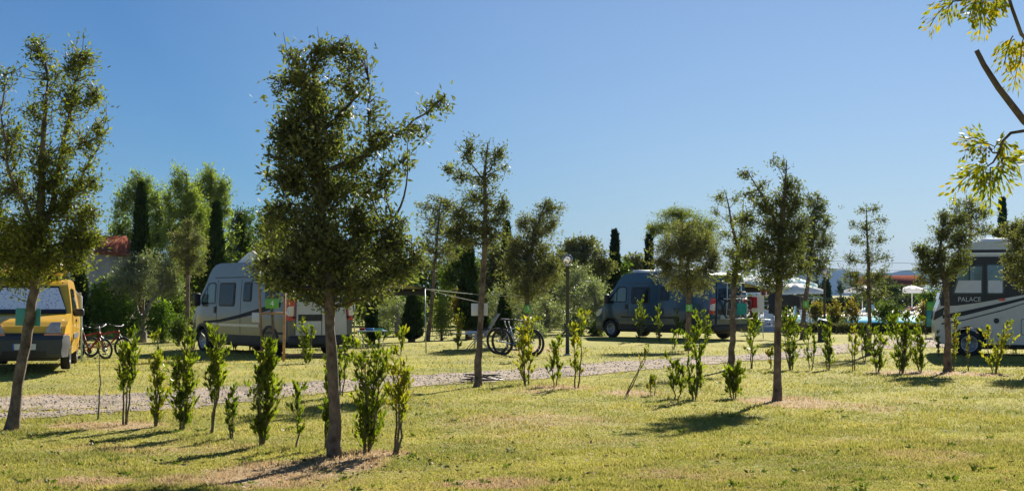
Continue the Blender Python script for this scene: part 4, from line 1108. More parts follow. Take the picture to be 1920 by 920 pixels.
# ---------------------------------------------------------------- vehicles
def sheet_prism(poly, y0, y1, xc=(), zc=()):
    """solid from an (x,z) outline between y0 and y1, cut at extra x and z planes so that it can bend"""
    bm = bmesh.new()
    a = [bm.verts.new((x, y0, z)) for x, z in poly]; b = [bm.verts.new((x, y1, z)) for x, z in poly]
    n = len(poly)
    bm.faces.new(a); bm.faces.new(b[::-1])
    for i in range(n): bm.faces.new((a[i], b[i], b[(i + 1) % n], a[(i + 1) % n]))
    bmesh.ops.triangulate(bm, faces=[f for f in bm.faces if len(f.verts) > 4])
    for x in xc: bmesh.ops.bisect_plane(bm, geom=bm.verts[:] + bm.edges[:] + bm.faces[:], plane_co=(x, 0, 0), plane_no=(1, 0, 0))
    for z in zc: bmesh.ops.bisect_plane(bm, geom=bm.verts[:] + bm.edges[:] + bm.faces[:], plane_co=(0, 0, z), plane_no=(0, 0, 1))
    bmesh.ops.dissolve_degenerate(bm, dist=1e-5, edges=bm.edges[:])
    return bm

class Vehicle:
    def well(s, prof):
        n_ = len(prof); q = [(x, z) for x, z in prof]
        c = sum(x for x, z in q) / n_
        inn = [(c + (x - c) * .955, .36 + (z - .36) * .955) for x, z in q]
        out = [(c + (x - c) * .995, .36 + (z - .36) * .995) for x, z in q]
        s.done('wheel_well', sheet_prism(out + inn[::-1], -s.h + .05, s.h - .05, s.xc, s.zc), M['black'])
    def __init__(s, name, label, cat, loc, rz, half, fn, zs=1.0):
        s.root = thing(name, label, cat, loc, rz); s.root.scale = (1, 1, 1); s.h = half; s.fn = fn; s.zs = zs
        s.xc = [v * .25 for v in range(-16, 17)]; s.zc = [v * .15 for v in range(1, 22)]
    def done(s, name, bm, mat, parent=None, **k):
        for v in bm.verts:
            x, y, z = s.fn(*v.co); v.co = (x, y, z * s.zs)
        return bm_obj(name, bm, mat, parent or s.root, **k)
    def body(s, poly, mat, name='body', inset=0, bevel=.05, z=None):
        return s.done(name, sheet_prism(poly, -s.h + inset, s.h - inset, s.xc, s.zc), mat, bevel=bevel)
    def side(s, name, poly, sg, mat, off=.006, depth=.03, parent=None):
        a, b = sg * (s.h - depth), sg * (s.h + off)
        return s.done(name, sheet_prism(poly, min(a, b), max(a, b), s.xc, s.zc), mat, parent)
    def strip(s, name, pts, y0, y1, mat, off=.008, th=.03, parent=None, ny=8, y0b=None, y1b=None):
        """plate following (x,z) points across the width: windscreens, bonnets, rear doors"""
        y0b = y0 if y0b is None else y0b; y1b = y1 if y1b is None else y1b
        bm = bmesh.new(); n = len(pts); rows = []
        P = [Vector((x, 0, z)) for x, z in pts]
        nor = []
        for i in range(n):
            t = (P[min(i + 1, n - 1)] - P[max(i - 1, 0)]).normalized(); nor.append(Vector((t.z, 0, -t.x)))
        for side_ in (off, -th):
            g_ = []
            for i in range(n):
                r_ = []
                f = i / (n - 1)
                for j in range(ny + 1):
                    y = (y0 + (y0b - y0) * f) * (1 - j / ny) + (y1 + (y1b - y1) * f) * j / ny
                    p = P[i] + nor[i] * side_
                    r_.append(bm.verts.new((p.x, y, p.z)))
                g_.append(r_)
            rows.append(g_)
        for g_ in rows:
            for i in range(n - 1):
                for j in range(ny): bm.faces.new((g_[i][j], g_[i][j + 1], g_[i + 1][j + 1], g_[i + 1][j]))
        A, B = rows
        for i in range(n - 1):
            bm.faces.new((A[i][0], A[i + 1][0], B[i + 1][0], B[i][0])); bm.faces.new((A[i][ny], A[i + 1][ny], B[i + 1][ny], B[i][ny]))
        for j in range(ny):
            bm.faces.new((A[0][j], A[0][j + 1], B[0][j + 1], B[0][j])); bm.faces.new((A[-1][j], A[-1][j + 1], B[-1][j + 1], B[-1][j]))
        return s.done(name, bm, mat, parent)
    def wheel(s, x, sg, r, w=.22, spokes=5, y=None):
        y = y if y is not None else sg * (s.h - w / 2 - .03)
        Mx = Matrix.Translation((x, y, r)) @ Matrix.Rotation(math.radians(-90 * sg), 4, 'X')
        t = Geo().lathe([(r * .62, -w / 2), (r * .94, -w / 2), (r, -w * .36), (r, w * .36), (r * .94, w / 2), (r * .64, w / 2), (r * .6, w * .3), (r * .6, -w * .3)], 28, Mx).build('wheel', M['tyre'], s.root)
        g_ = Geo().lathe([(r * .64, w * .42), (r * .6, w * .47), (r * .56, w * .42), (r * .54, w * .1), (r * .54, -w * .3), (.001, -w * .3)], 28, Mx)
        g_.lathe([(r * .16, w * .1), (r * .15, w * .44), (.001, w * .46)], 12, Mx)
        for k in range(spokes):
            a = 2 * math.pi * k / spokes + .3
            R = Matrix.Rotation(a, 4, 'Z')
            q = [Mx @ R @ Vector(v) for v in ((r * .08, -r * .09, w * .3), (r * .56, -r * .06, w * .3), (r * .56, r * .06, w * .3), (r * .08, r * .09, w * .3), (r * .08, -r * .09, w * .42), (r * .56, -r * .06, w * .42), (r * .56, r * .06, w * .42), (r * .08, r * .09, w * .42))]
            g_.add(q, [(0, 3, 2, 1), (4, 5, 6, 7), (0, 1, 5, 4), (1, 2, 6, 5), (2, 3, 7, 6), (3, 0, 4, 7)])
        g_.build('rim', M['rim'], t)
        return t
    def box(s, name, a, b, mat, parent=None, bevel=.01):
        a = (a[0], a[1], a[2] * s.zs); b = (b[0], b[1], b[2] * s.zs)
        return Geo().box(a, b).build(name, mat, parent or s.root, bevel=bevel)

def arc(cx, r, z0, n=10, cz=.36):
    """wheel arch notch, walked front to rear (x falling)"""
    a0 = math.asin(min(1, max(-1, (z0 - cz) / r)))
    return [(cx + r * math.cos(a0 + (math.pi - 2 * a0) * i / n), cz + r * math.sin(a0 + (math.pi - 2 * a0) * i / n)) for i in range(n + 1)]

def rrect(x0, z0, x1, z1, r=.05, n=3):
    out = []
    for cx, cz, a in ((x1 - r, z1 - r, 0), (x0 + r, z1 - r, 90), (x0 + r, z0 + r, 180), (x1 - r, z0 + r, 270)):
        for i in range(n + 1):
            t = math.radians(a + 90 * i / n); out.append((cx + r * math.cos(t), cz + r * math.sin(t)))
    return out

def van_fn(x, y, z):
    k = 1.0
    if z > 1.05: k -= .115 * ((z - 1.05) / 1.5) ** 1.4
    if z < .6: k -= .02 * (.6 - z) / .3
    if x > 1.9: k -= .20 * ((x - 1.9) / 1.1) ** 2
    if x < -2.6: k -= .03 * ((-2.6 - x) / .4)
    return x, y * k, z

def big_van(label, cx, cy, rz, paint, zs, name='camper_van', glass='glass', roofbox=True, white=False):
    V_ = Vehicle(name, label, 'camper van', (cx, cy, H(cx, cy)), rz, 1.025, van_fn, zs)
    z0 = .34
    prof = [(-3.0, .42), (-3.02, 1.0), (-2.98, 1.9), (-2.92, 2.35), (-2.84, 2.5), (-2.7, 2.57), (-1, 2.6), (1.0, 2.6), (1.3, 2.56), (1.52, 2.45), (1.68, 2.27), (1.78, 2.1),
            (2.1, 1.7), (2.42, 1.32), (2.62, 1.22), (2.86, 1.1), (2.97, .92), (3.0, .6), (2.97, z0), (2.5, z0)] + arc(2.02, .43, z0) + [(1.5, z0), (-1.5, z0)] + arc(-2.02, .43, z0) + [(-2.5, .40)]
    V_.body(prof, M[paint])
    # underbody, arches
    V_.box('underbody', (-2.7, -.78, .24), (2.75, .78, .5), M['black'])
    for x in (2.02, -2.02):
        V_.well(arc(x, .43, z0))
        for sg in (1, -1):
            V_.wheel(x, sg, .345, .23, 5)
            a = [(p[0], p[1]) for p in arc(x, .50, .36, 12)]; b = [(p[0], p[1]) for p in arc(x, .43, .36, 12)]
            V_.side('wheel_arch_trim', a + b[::-1], sg, M['black'], off=.022)
    for sg in (1, -1):
        V_.side('sill_trim', [(1.48, z0 - .02), (1.48, .56), (-1.48, .56), (-1.48, z0 - .02)], sg, M['black'], off=.014)
        V_.side('rub_strip', [(1.45, .80), (1.45, .87), (-1.45, .87), (-1.45, .80)], sg, M['black' if not white else 'silver'], off=.018)
        w = V_.side('door_window', [(1.18, 1.42), (1.18, 2.0), (1.30, 2.06), (1.66, 2.04), (2.18, 1.5), (2.2, 1.42)], sg, M['glass'], off=.007)
        V_.side('pane', [(1.23, 1.47), (1.23, 1.97), (1.32, 2.01), (1.56, 2.0), (1.66, 1.9), (1.66, 1.47)], sg, M['glass_l'], off=.012, parent=w)
        V_.side('pane', [(1.72, 1.47), (1.72, 1.84), (2.05, 1.49)], sg, M['glass_l'], off=.012, parent=w)
        d = V_.side('door_seam', [(1.08, .6), (1.08, 2.12), (1.095, 2.12), (1.095, .6)], sg, M['black'], off=.004)
        V_.side('door_handle', rrect(1.12, 1.16, 1.24, 1.36, .02), sg, M['black'], off=.02)
        V_.side('door_seam', [(-.35, .6), (-.35, 2.12), (-.335, 2.12), (-.335, .6)], sg, M['black'], off=.004)
        V_.side('roof_seam', [(1.3, 2.17), (1.3, 2.195), (-2.9, 2.195), (-2.9, 2.17)], sg, M['black'], off=.004)
        wf = V_.side('side_window', rrect(.02, 1.36, .95, 2.04, .08), sg, M['black'], off=.016)
        V_.side('pane', rrect(.08, 1.41, .89, 1.99, .06), sg, M['glass'], off=.022, parent=wf)
        wf = V_.side('side_window', rrect(-.95, 1.5, -.5, 2.05, .07), sg, M['black'], off=.016)
        V_.side('pane', rrect(-.9, 1.55, -.55, 2.0, .05), sg, M['glass'], off=.022, parent=wf)
        if white:
            wf = V_.side('side_window', rrect(-2.45, 1.5, -1.75, 2.0, .07), sg, M['black'], off=.016)
            V_.side('pane', rrect(-2.4, 1.55, -1.8, 1.95, .05), sg, M['glass'], off=.022, parent=wf)
            V_.side('stripe', [(1.9, .92), (.9, .98), (-.2, 1.12), (-1.4, 1.3), (-2.6, 1.5), (-2.6, 1.36), (-1.4, 1.18), (-.2, 1.02), (.9, .9), (1.9, .86)], sg, M['charcoal'], off=.004)
        V_.side('service_hatch', rrect(-1.5 if white else -.7, .93, -1.05 if white else -.3, 1.2, .03), sg, M['silver' if white else 'dark'], off=.012)
        # rear lamp, wraps the corner
        V_.side('side_trim', [(-2.72, .62), (-2.72, .68), (-1.6, .68), (-1.6, .62)], sg, M['black'], off=.012)
        tl = V_.side('tail_light', [(-3.035, 1.0), (-3.035, 1.58), (-2.95, 1.62), (-2.9, 1.5), (-2.88, 1.2), (-2.9, 1.02), (-2.95, .98)], sg, M['red'], off=.018, depth=.16)
        V_.side('lens', [(-3.045, 1.12), (-3.045, 1.38), (-2.93, 1.34), (-2.92, 1.16)], sg, M['lamp_white'], off=.022, depth=.12, parent=tl)
        V_.box('mirror', (2.02, sg * 1.04 - .0, 1.36), (2.16, sg * 1.24, 1.74), M['black'], bevel=.04)
        hl = V_.side('headlight', [(2.55, 1.0), (2.5, 1.18), (2.75, 1.12), (2.92, .98), (2.9, .84), (2.7, .88)], sg, M['lamp_white'], off=.012, depth=.2)
    # windscreen and bonnet details
    V_.strip('windscreen', [(1.74, 2.17), (1.9, 1.97), (2.1, 1.71), (2.3, 1.47), (2.42, 1.33)], -.86, .86, M['glass'], off=.01, y0b=-1.0, y1b=1.0)
    V_.box('front_bumper', (2.86, -.8, .3), (3.06, .8, .7), M['black'], bevel=.05)
    V_.strip('grille', [(2.89, 1.07), (2.975, .92), (3.0, .74)], -.5, .5, M['black'], off=.008)
    # rear: doors, seams, window, plate, bumper
    V_.box('rear_bumper', (-3.12, -1.0, .32), (-2.93, 1.0, .58), M['black'], bevel=.04)
    for sg in (1, -1):
        a, b = (.015, .83) if sg > 0 else (-.83, -.015)
        dr = V_.strip('rear_door', [(-3.02, .60), (-3.03, 1.0), (-3.0, 1.6), (-2.985, 2.0), (-2.95, 2.2), (-2.9, 2.4)], b, a, M['offwhite' if white else paint], off=.022, y0b=b * .9, y1b=a * .9)
        V_.strip('window', [(-3.03, 1.5), (-3.01, 1.7), (-2.985, 1.98), (-2.965, 2.1)], (b - .1 if sg > 0 else b - .06), (a + .06 if sg > 0 else a + .1), M['glass'], off=.036, parent=dr)
        V_.box('hinge', (-3.09, sg * .85 - .03, 1.05), (-3.0, sg * .85 + .03, 1.11), M['black'], parent=dr)
    V_.strip('plate_recess', [(-3.03, .98), (-3.03, 1.16)], .76, -.02, M['black'], off=.03, ny=2)
    pl = V_.strip('license_plate', [(-3.03, .80), (-3.03, .95)], .66, .12, M['plate'], off=.035, ny=2)
    V_.strip('blue_band', [(-3.03, .80), (-3.03, .95)], .66, .60, M['plate_blue'], off=.040, ny=2, parent=pl)
    for k, (x0, x1) in enumerate(((-.2, .35), (-1.9, -1.2))):
        V_.box('roof_vent', (x0, -.4, 2.59), (x1, .35, 2.70), M['white'], bevel=.03)
    return V_

# white camper van
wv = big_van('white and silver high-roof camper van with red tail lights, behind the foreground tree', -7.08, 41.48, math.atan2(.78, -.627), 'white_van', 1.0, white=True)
wv.done('roof_box', sheet_prism([(-1.6, 2.59), (-1.6, 2.86), (-.1, 2.93), (.15, 2.9), (.75, 2.62), (.78, 2.59)], -.6, .6), M['white'], bevel=.04)
def lettering(txt, size, mat, parent, loc, rot, name='lettering', extr=.003, shear=0):
    cu = bpy.data.curves.new(name, 'FONT'); cu.body = txt; cu.size = size; cu.extrude = extr; cu.align_x = 'CENTER'; cu.align_y = 'CENTER'; cu.shear = shear
    tmp = bpy.data.objects.new('tmp', cu); COL.objects.link(tmp)
    bpy.context.view_layer.update()
    me = bpy.data.meshes.new_from_object(tmp.evaluated_get(bpy.context.evaluated_depsgraph_get()))
    bpy.data.objects.remove(tmp)
    me.materials.clear(); me.materials.append(mat); me.name = name
    o = link(bpy.data.objects.new(name, me)); o.parent = parent; o.location = loc; o.rotation_euler = rot
    return o
# grey camper van
gv = big_van('dark blue-grey high-roof camper van parked beyond the round bushy tree', 5.92, 54.9, math.atan2(.733, -.678), 'grey_paint', .955)
gv.box('roof_hatch', (1.0, -.5, 2.6), (1.35, .5, 2.72), M['white'], bevel=.03)
gv.box('roof_hatch', (-1.0, -.5, 2.6), (-.4, .4, 2.74), M['white'], bevel=.03)
# bike carrier on its rear doors
gc = Geo()
for y in (-.55, .25):
    gc.tube([(-3.05, y, .7), (-3.1, y, 1.5), (-3.1, y, 2.1)], .018, 6)
    gc.tube([(-3.1, y, .78), (-3.45, y, .78)], .018, 6)
for z in (.78, 1.5, 2.08): gc.tube([(-3.1, -.75, z), (-3.1, .45, z)], .016, 6)
for x in (-3.25, -3.42): gc.tube([(x, -.95, .78), (x, .65, .78)], .02, 6)
gc.build('bike_carrier', M['white'], gv.root)

# yellow small van
def kan_fn(x, y, z):
    k = 1.0
    if z > .95: k -= .16 * ((z - .95) / .87) ** 1.3
    if z < .5: k -= .03
    if x > 1.2: k -= .13 * ((x - 1.2) / .8) ** 2.2
    return x, y * k, z
kv = Vehicle('small_van', 'yellow van with a foil sunshade and black bumper at the left edge', 'van', (-10.06, 30.24, H(-10.06, 30.24)), math.atan2(-.97, .24), .85, kan_fn, 1.0)
z0 = .3
prof = [(-1.98, .4), (-2.02, .9), (-1.98, 1.4), (-1.9, 1.72), (-1.75, 1.8), (-.5, 1.83), (.25, 1.82), (.42, 1.76), (.55, 1.68), (1.08, 1.13), (1.3, 1.08), (1.7, .98), (1.88, .88), (1.97, .72), (1.98, .5), (1.95, z0), (1.7, z0)] \
    + arc(1.24, .36, z0, cz=.31) + [(.85, z0), (-.95, z0)] + arc(-1.36, .36, z0, cz=.31) + [(-1.8, z0 + .04)]
kv.body(prof, M['yellow'], bevel=.04)
kv.box('underbody', (-1.8, -.6, .2), (1.85, .6, .45), M['black'])
for x in (1.24, -1.36):
    kv.well(arc(x, .36, z0, cz=.31))
    for sg in (1, -1): kv.wheel(x, sg, .30, .18, 5)
ws = kv.strip('windscreen', [(.575, 1.66), (1.045, 1.17)], -.64, .64, M['glass'], off=.006, y0b=-.76, y1b=.76)
kv.strip('sunshade', [(.605, 1.63), (1.025, 1.195)], -.62, .62, M['foil'], off=.035, y0b=-.74, y1b=.74, parent=ws)
kv.strip('cowl', [(1.03, 1.19), (1.12, 1.12)], -.76, .76, M['black'], off=.012)
# front end
bm = sheet_prism([(2.09, .34), (2.1, .62), (2.04, .70), (1.9, .72), (1.6, .68), (1.6, .52), (1.66, .27), (2.04, .27)], -.86, .86, [1.7, 1.8, 1.9, 2.0], [.4, .5, .6])
fb = kv.done('front_bumper', bm, M['bumper'], bevel=.05)
kv.strip('air_intake', [(2.075, .30), (2.1, .40)], .52, -.52, M['black'], off=.006, parent=fb, ny=2)
pl = kv.strip('license_plate', [(2.1, .43), (2.1, .545)], .27, -.27, M['plate'], off=.02, ny=2); 
kv.strip('blue_band', [(2.1, .43), (2.1, .545)], -.27, -.23, M['plate_blue'], off=.024, parent=pl, ny=2)
kv.strip('grille', [(1.965, .745), (1.982, .70)], -.44, .44, M['black'], off=.006)
Geo().lathe([(.001, .012), (.05, .01), (.055, 0), (.001, 0)], 14, Matrix.Translation((1.97, 0, .84)) @ Matrix.Rotation(math.radians(70), 4, 'Y')).build('badge', M['alu'], kv.root)
for sg in (1, -1):
    a, b = (.54, .72) if sg > 0 else (-.72, -.54)
    hl = kv.strip('headlight', [(1.80, .94), (1.86, .90), (1.92, .84), (1.97, .74)], a, b, M['headlens'], off=.012, y0b=(-.78 if sg < 0 else .44), y1b=(-.44 if sg < 0 else .78), ny=6)
    kv.strip('indicator', [(1.975, .735), (1.985, .68)], (.42 if sg > 0 else -.80), (.80 if sg > 0 else -.42), M['orange_lens'], off=.018, parent=hl, ny=3)
    kv.side('indicator_side', [(1.98, .68), (1.98, .735), (1.72, .75), (1.7, .70)], sg, M['orange_lens'], off=.008)
    dw = kv.side('door_window', [(.62, 1.12), (.60, 1.22), (.18, 1.62), (-.38, 1.64), (-.38, 1.12)], sg, M['glass'], off=.006)
    kv.side('door_window', [(-.48, 1.12), (-.48, 1.64), (-1.1, 1.62), (-1.1, 1.12)], sg, M['glass'], off=.006)
    kv.side('door_seam', [(-.42, .42), (-.42, 1.68), (-.43, 1.68), (-.43, .42)], sg, M['black'], off=.004)
    kv.side('door_seam', [(.80, .55), (.80, 1.06), (.81, 1.06), (.81, .55)], sg, M['black'], off=.004)
    kv.side('rub_strip', [(.8, .60), (.8, .70), (-.95, .70), (-.95, .60)], sg, M['bumper'], off=.02)
    kv.side('door_handle', rrect(-.36, .93, -.2, .99, .015), sg, M['black'], off=.025)
    kv.box('mirror', (.52, sg * .84 if sg > 0 else -1.06, 1.06), (.66, 1.06 if sg > 0 else -.84, 1.22), M['black'], bevel=.04)
rk = Geo()
for x in (.15, -1.2): rk.box((x - .03, -.66, 1.86), (x + .03, .66, 1.91))
for y in (-.62, .62):
    for x in (.15, -1.2): rk.box((x - .03, y - .03, 1.80), (x + .03, y + .03, 1.87))
rk.build('roof_rack', M['black'], kv.root)
# yellow box on the roof rack
rb = Geo().box((-1.5, -.6, 0), (.35, .6, .26)).build('roof_box', M['yellow'], None, bevel=.07)
rb.location = kv.root.location + Vector((0, 0, 1.915)); rb.rotation_euler = kv.root.rotation_euler
tag(rb, 'yellow roof box strapped on the rack of the yellow van', 'roof box')
# mesh screen standing at the van's rear
sc = thing('wind_screen', 'pale framed grey mesh screen standing beside the yellow van', 'screen', (-10.22, 32.75, H(-10.2, 32.75)), .1)
for nm, o_, mt in (('frame', 0, 'bluew'), ('mesh', 1, 'beige')):
    g_ = Geo()
    if nm == 'frame':
        pts = [(0, 0, .0), (0, 0, 1.5), (.06, 0, 1.62), (.28, 0, 1.62), (.42, 0, 1.5), (.42, 0, 0)]
        g_.tube(pts, .02, 6); g_.tube([(0, 0, .78), (.42, 0, .78)], .015, 5)
    else: g_.box((.01, -.006, .8), (.41, .006, 1.6))
    g_.build(nm, M[mt], sc)

# motorhome
def mh_fn(x, y, z):
    k = 1.0
    if z > 1.6: k -= .05 * ((z - 1.6) / 1.5) ** 1.5
    if x > 2.6: k -= .14 * ((x - 2.6) / 1.15) ** 2
    return x, y * k, z
mv = Vehicle('motorhome', 'white motorhome with black window band and dark side stripes, right edge', 'motorhome', (15.37, 39.2, H(15.37, 39.2)), math.atan2(.24, -.97), 1.15, mh_fn, 1.03)
mv.xc = [v * .3 for v in range(-13, 14)]; mv.zc = [v * .2 for v in range(2, 16)]
z0 = .33
prof = [(-3.7, .45), (-3.72, 2.7), (-3.6, 2.95), (-3.4, 3.02), (2.5, 3.02), (2.9, 2.97), (3.15, 2.82), (3.3, 2.6), (3.5, 2.0), (3.64, 1.42), (3.72, 1.2), (3.76, .8), (3.74, .45), (3.66, z0), (3.4, z0)] \
    + arc(2.86, .44, z0, 12, .37) + [(2.3, z0), (-.9, z0)] + arc(-1.35, .44, z0, 12, .37) + [(-1.9, z0), (-3.4, z0)]
mv.body(prof, M['offwhite'], bevel=.05)
mv.box('underbody', (-3.4, -.9, .2), (3.4, .9, .5), M['black'])
for x in (2.86, -1.35):
    mv.well(arc(x, .44, z0, 12, .37))
    for sg in (1, -1): mv.wheel(x, sg, .355, .23, 6)
for sg in (1, -1):
    bb = mv.side('window_band', [(3.60, 1.33), (3.62, 1.5), (3.32, 2.58), (2.9, 2.62), (-3.6, 2.62), (-3.6, 2.12), (-.5, 2.0), (.8, 1.74), (1.6, 1.60), (2.6, 1.42), (3.2, 1.34)], sg, M['black'], off=.004)
    mv.side('awning_rail', [(3.0, 2.68), (3.0, 2.72), (-3.5, 2.72), (-3.5, 2.68)], sg, M['white'], off=.02)
    mv.side('rail_band', [(3.1, 2.725), (3.1, 2.80), (-3.6, 2.80), (-3.6, 2.725)], sg, M['black'], off=.004)
    wf = mv.side('cab_window', [(3.30, 1.62), (3.32, 1.72), (3.14, 2.38), (2.5, 2.42), (2.5, 1.62)], sg, M['dark'], off=.010)
    mv.side('pane', [(3.26, 1.66), (3.26, 1.72), (3.10, 2.34), (2.88, 2.36), (2.88, 1.66)], sg, M['glass_l'], off=.016, parent=wf)
    mv.side('pane', [(2.84, 1.66), (2.84, 2.36), (2.54, 2.36), (2.54, 1.66)], sg, M['glass_l'], off=.016, parent=wf)
    mv.side('blind', [(3.24, 1.68), (3.14, 2.0), (2.56, 2.0), (2.56, 1.68)], sg, M['sign_white'], off=.019, parent=wf)
    wf = mv.side('side_window', rrect(1.95, 1.62, 2.44, 2.44, .05), sg, M['dark'], off=.012)
    mv.side('pane', rrect(2.0, 1.66, 2.40, 2.40, .04), sg, M['glass_l'], off=.018, parent=wf)
    mv.side('blind', rrect(2.02, 1.68, 2.38, 2.0, .03), sg, M['sign_white'], off=.021, parent=wf)
    mv.side('side_window', rrect(-2.2, 1.7, -1.2, 2.3, .06), sg, M['glass'], off=.014)
    mv.side('stripe', [(3.55, 1.0), (3.55, 1.10), (3.0, 1.20), (2.2, 1.38), (1.2, 1.62), (.9, 1.70), (.9, 1.66), (1.2, 1.56), (2.2, 1.29), (3.0, 1.08)], sg, M['charcoal'], off=.004)
    mv.side('stripe', [(3.58, .84), (3.58, .88), (3.0, .98), (2.0, 1.24), (1.2, 1.5), (1.2, 1.48), (2.0, 1.21), (3.0, .95)], sg, M['charcoal'], off=.005)
    mv.side('wheel_arch_trim', [(p[0], p[1]) for p in arc(2.86, .50, .40, 12, .37)] + [(p[0], p[1]) for p in arc(2.86, .45, .40, 12, .37)][::-1], sg, M['offwhite'], off=.02)
    h_ = mv.side('garage_hatch', rrect(.1, .58, 1.55, 1.0, .05), sg, M['black'], off=.003)
    mv.side('hatch_panel', rrect(.115, .595, 1.535, .985, .045), sg, M['offwhite'], off=.007, parent=h_)
    mv.side('lock', rrect(1.15, .84, 1.25, .98, .02), sg, M['black'], off=.02, parent=h_)
    mv.side('filler_cap', rrect(2.1, .88, 2.24, 1.02, .06), sg, M['black'], off=.015)
    mv.side('hatch_seam', [(1.8, .40), (1.8, .415), (-.8, .415), (-.8, .40)], sg, M['silver'], off=.006)
    mv.box('mirror', (3.3, sg * 1.18 if sg > 0 else -1.4, 1.9), (3.42, 1.4 if sg > 0 else -1.18, 2.3), M['dark'], bevel=.04)
    mv.side('headlight', [(3.78, .95), (3.74, 1.18), (3.5, 1.30), (3.54, 1.08)], sg, M['black'], off=.01, depth=.25)
    mv.side('side_lamp', rrect(1.95, 1.47, 2.12, 1.53, .02), sg, M['red'], off=.012)
mv.strip('windscreen', [(3.32, 2.5), (3.42, 2.2), (3.52, 1.9), (3.62, 1.5)], -1.0, 1.0, M['glass'], off=.01)
for x in (-2.4, -.2, 1.8): mv.box('roof_vent', (x, -.4, 3.0), (x + .7, .35, 3.12), M['white'], bevel=.03)
lt = lettering('PALACE', .17, M['steel'], mv.root, (0, 0, 0), (0, 0, 0))
for v in lt.data.vertices:
    u, w_, e_ = v.co; x_, z_ = 2.86 - u, 1.50 + w_
    x_, y_, z_ = mh_fn(x_, 1.15 + .010 + e_, z_); v.co = (x_, y_, z_ * mv.zs)

# ---------------------------------------------------------------- awnings with pole and ropes
def awning(label, A, B, out, z_in, z_out, sag=.05, pole_at=1, pole_h=None, cloth='canvas'):
    """A,B: inner corners (x,y); out: vector to the outer edge"""
    ax, ay = A; root = thing('awning', label, 'awning', (ax, ay, 0))
    o = Vector((out[0], out[1], 0)); a = Vector((0, 0, 0)); b = Vector((B[0] - ax, B[1] - ay, 0))
    n = 8; V = []; F = []
    for k, dz in enumerate((0, -.012)):
        for i in range(n + 1):
            for j in range(n + 1):
                p = a + (b - a) * (i / n) + o * (j / n)
                z = z_in + (z_out - z_in) * (j / n) - sag * math.sin(math.pi * j / n) + dz
                V.append((p.x, p.y, z))
    m = (n + 1) ** 2
    for i in range(n):
        for j in range(n):
            q = [i * (n + 1) + j, (i + 1) * (n + 1) + j, (i + 1) * (n + 1) + j + 1, i * (n + 1) + j + 1]
            F.append(q); F.append([v + m for v in q[::-1]])
    mesh_np('canopy', V, F, M[cloth], root, smooth=True)
    g_ = Geo(); g_.tube([a + o + Vector((0, 0, z_out)), b + o + Vector((0, 0, z_out))], .05, 8); g_.build('front_rail', M['rail'], root)
    vl = Geo(); nn = o.normalized() * .012; aa, bb_ = a + o * 1.012, b + o * 1.012
    vl.add([aa + Vector((0, 0, z_out - .2)), bb_ + Vector((0, 0, z_out - .2)), bb_ + Vector((0, 0, z_out + .04)), aa + Vector((0, 0, z_out + .04)),
            aa + nn + Vector((0, 0, z_out - .2)), bb_ + nn + Vector((0, 0, z_out - .2)), bb_ + nn + Vector((0, 0, z_out + .04)), aa + nn + Vector((0, 0, z_out + .04))],
           [(0, 1, 2, 3), (7, 6, 5, 4), (0, 4, 5, 1), (3, 2, 6, 7), (0, 3, 7, 4), (1, 5, 6, 2)])
    vl.build('valance', M['charcoal'], root)
    g_ = Geo(); g_.tube([a + Vector((0, 0, z_in + .03)), b + Vector((0, 0, z_in + .03))], .07, 8); g_.build('cassette', M['rail'], root)
    for c in (a, b):
        g_ = Geo(); g_.tube([c + Vector((0, 0, z_in)), c + o * .5 + (b - a) * (.12 if c == a else -.12) + Vector((0, 0, (z_in + z_out) / 2 + .02)), c + o + Vector((0, 0, z_out))], .02, 6); g_.build('arm', M['rail'], root)
        p = c + o * (1.0)
        g_ = Geo(); g_.tube([p + Vector((0, 0, z_out)), p + Vector((.05, -.3, H(ax + p.x, ay + p.y)))], .017, 6); g_.build('pole', M['steel'], root)
    return root
def vloc(v, x, y):
    r = v.root.rotation_euler.z; c, s_ = math.cos(r), math.sin(r)
    return (v.root.location.x + x * c - y * s_, v.root.location.y + x * s_ + y * c)
A = vloc(wv, -2.6, -1.0); B = vloc(wv, 1.2, -1.0); ov = Vector(vloc(wv, -2.6, -3.75)) - Vector(A)
awning('dark awning pulled out from the white camper van, held by a thin pole', A, B, ov, 2.42, 1.84)
aw_c = (A[0] + ov.x, A[1] + ov.y, 1.84)
A = vloc(gv, -2.5, -1.0); B = vloc(gv, 1.0, -1.0); ov = Vector(vloc(gv, -2.5, -2.5)) - Vector(A)
awning('brownish awning pulled out behind the grey camper van beside the laundry', A, B, ov, 2.3, 1.95)
gw_c = (A[0] + ov.x, A[1] + ov.y, 1.95)

def rope(label, a, b, r=.006, sag=.08, name='rope', mat='rope', cat='rope', group=None):
    n = 14; a = Vector(a); b = Vector(b)
    pts = [a + (b - a) * (i / n) - Vector((0, 0, sag * 4 * (i / n) * (1 - i / n))) for i in range(n + 1)]
    o = Geo().tube(pts, r, 4).build(name, M[mat], None)
    # origin at the first point
    for v in o.data.vertices: v.co -= a
    o.location = a
    return tag(o, label, cat, group)
rope('pale washing line from the awning corner to the tree behind the bikes', aw_c, (GX(986, DY(648)), DY(648) - .1, 1.62), .011, .06)
rope('pale guy rope slanting from the awning corner to the tree with the white board', aw_c, (GX(899, DY(727)), DY(727), zat(566, DY(727))), .006, .02)
rope('thin dark washing line carrying dark laundry beside the grey camper van', gw_c, (GX(1507, DY(636)), DY(636) - .1, zat(556, DY(636))), .008, .03, mat='dark')
for i, (za, zb) in enumerate(((484, 491), (500, 503))):
    D = 110; rope(['upper overhead power cable crossing the sky above the hills', 'lower overhead power cable crossing the sky above the hills'][i],
                  (GX(1380, D), D, zat(za - 6, D)), (GX(2050, D), D, zat(zb - 2, D)), .012, .4, name='power_cable', mat='rail', cat='cable', group='power cables')

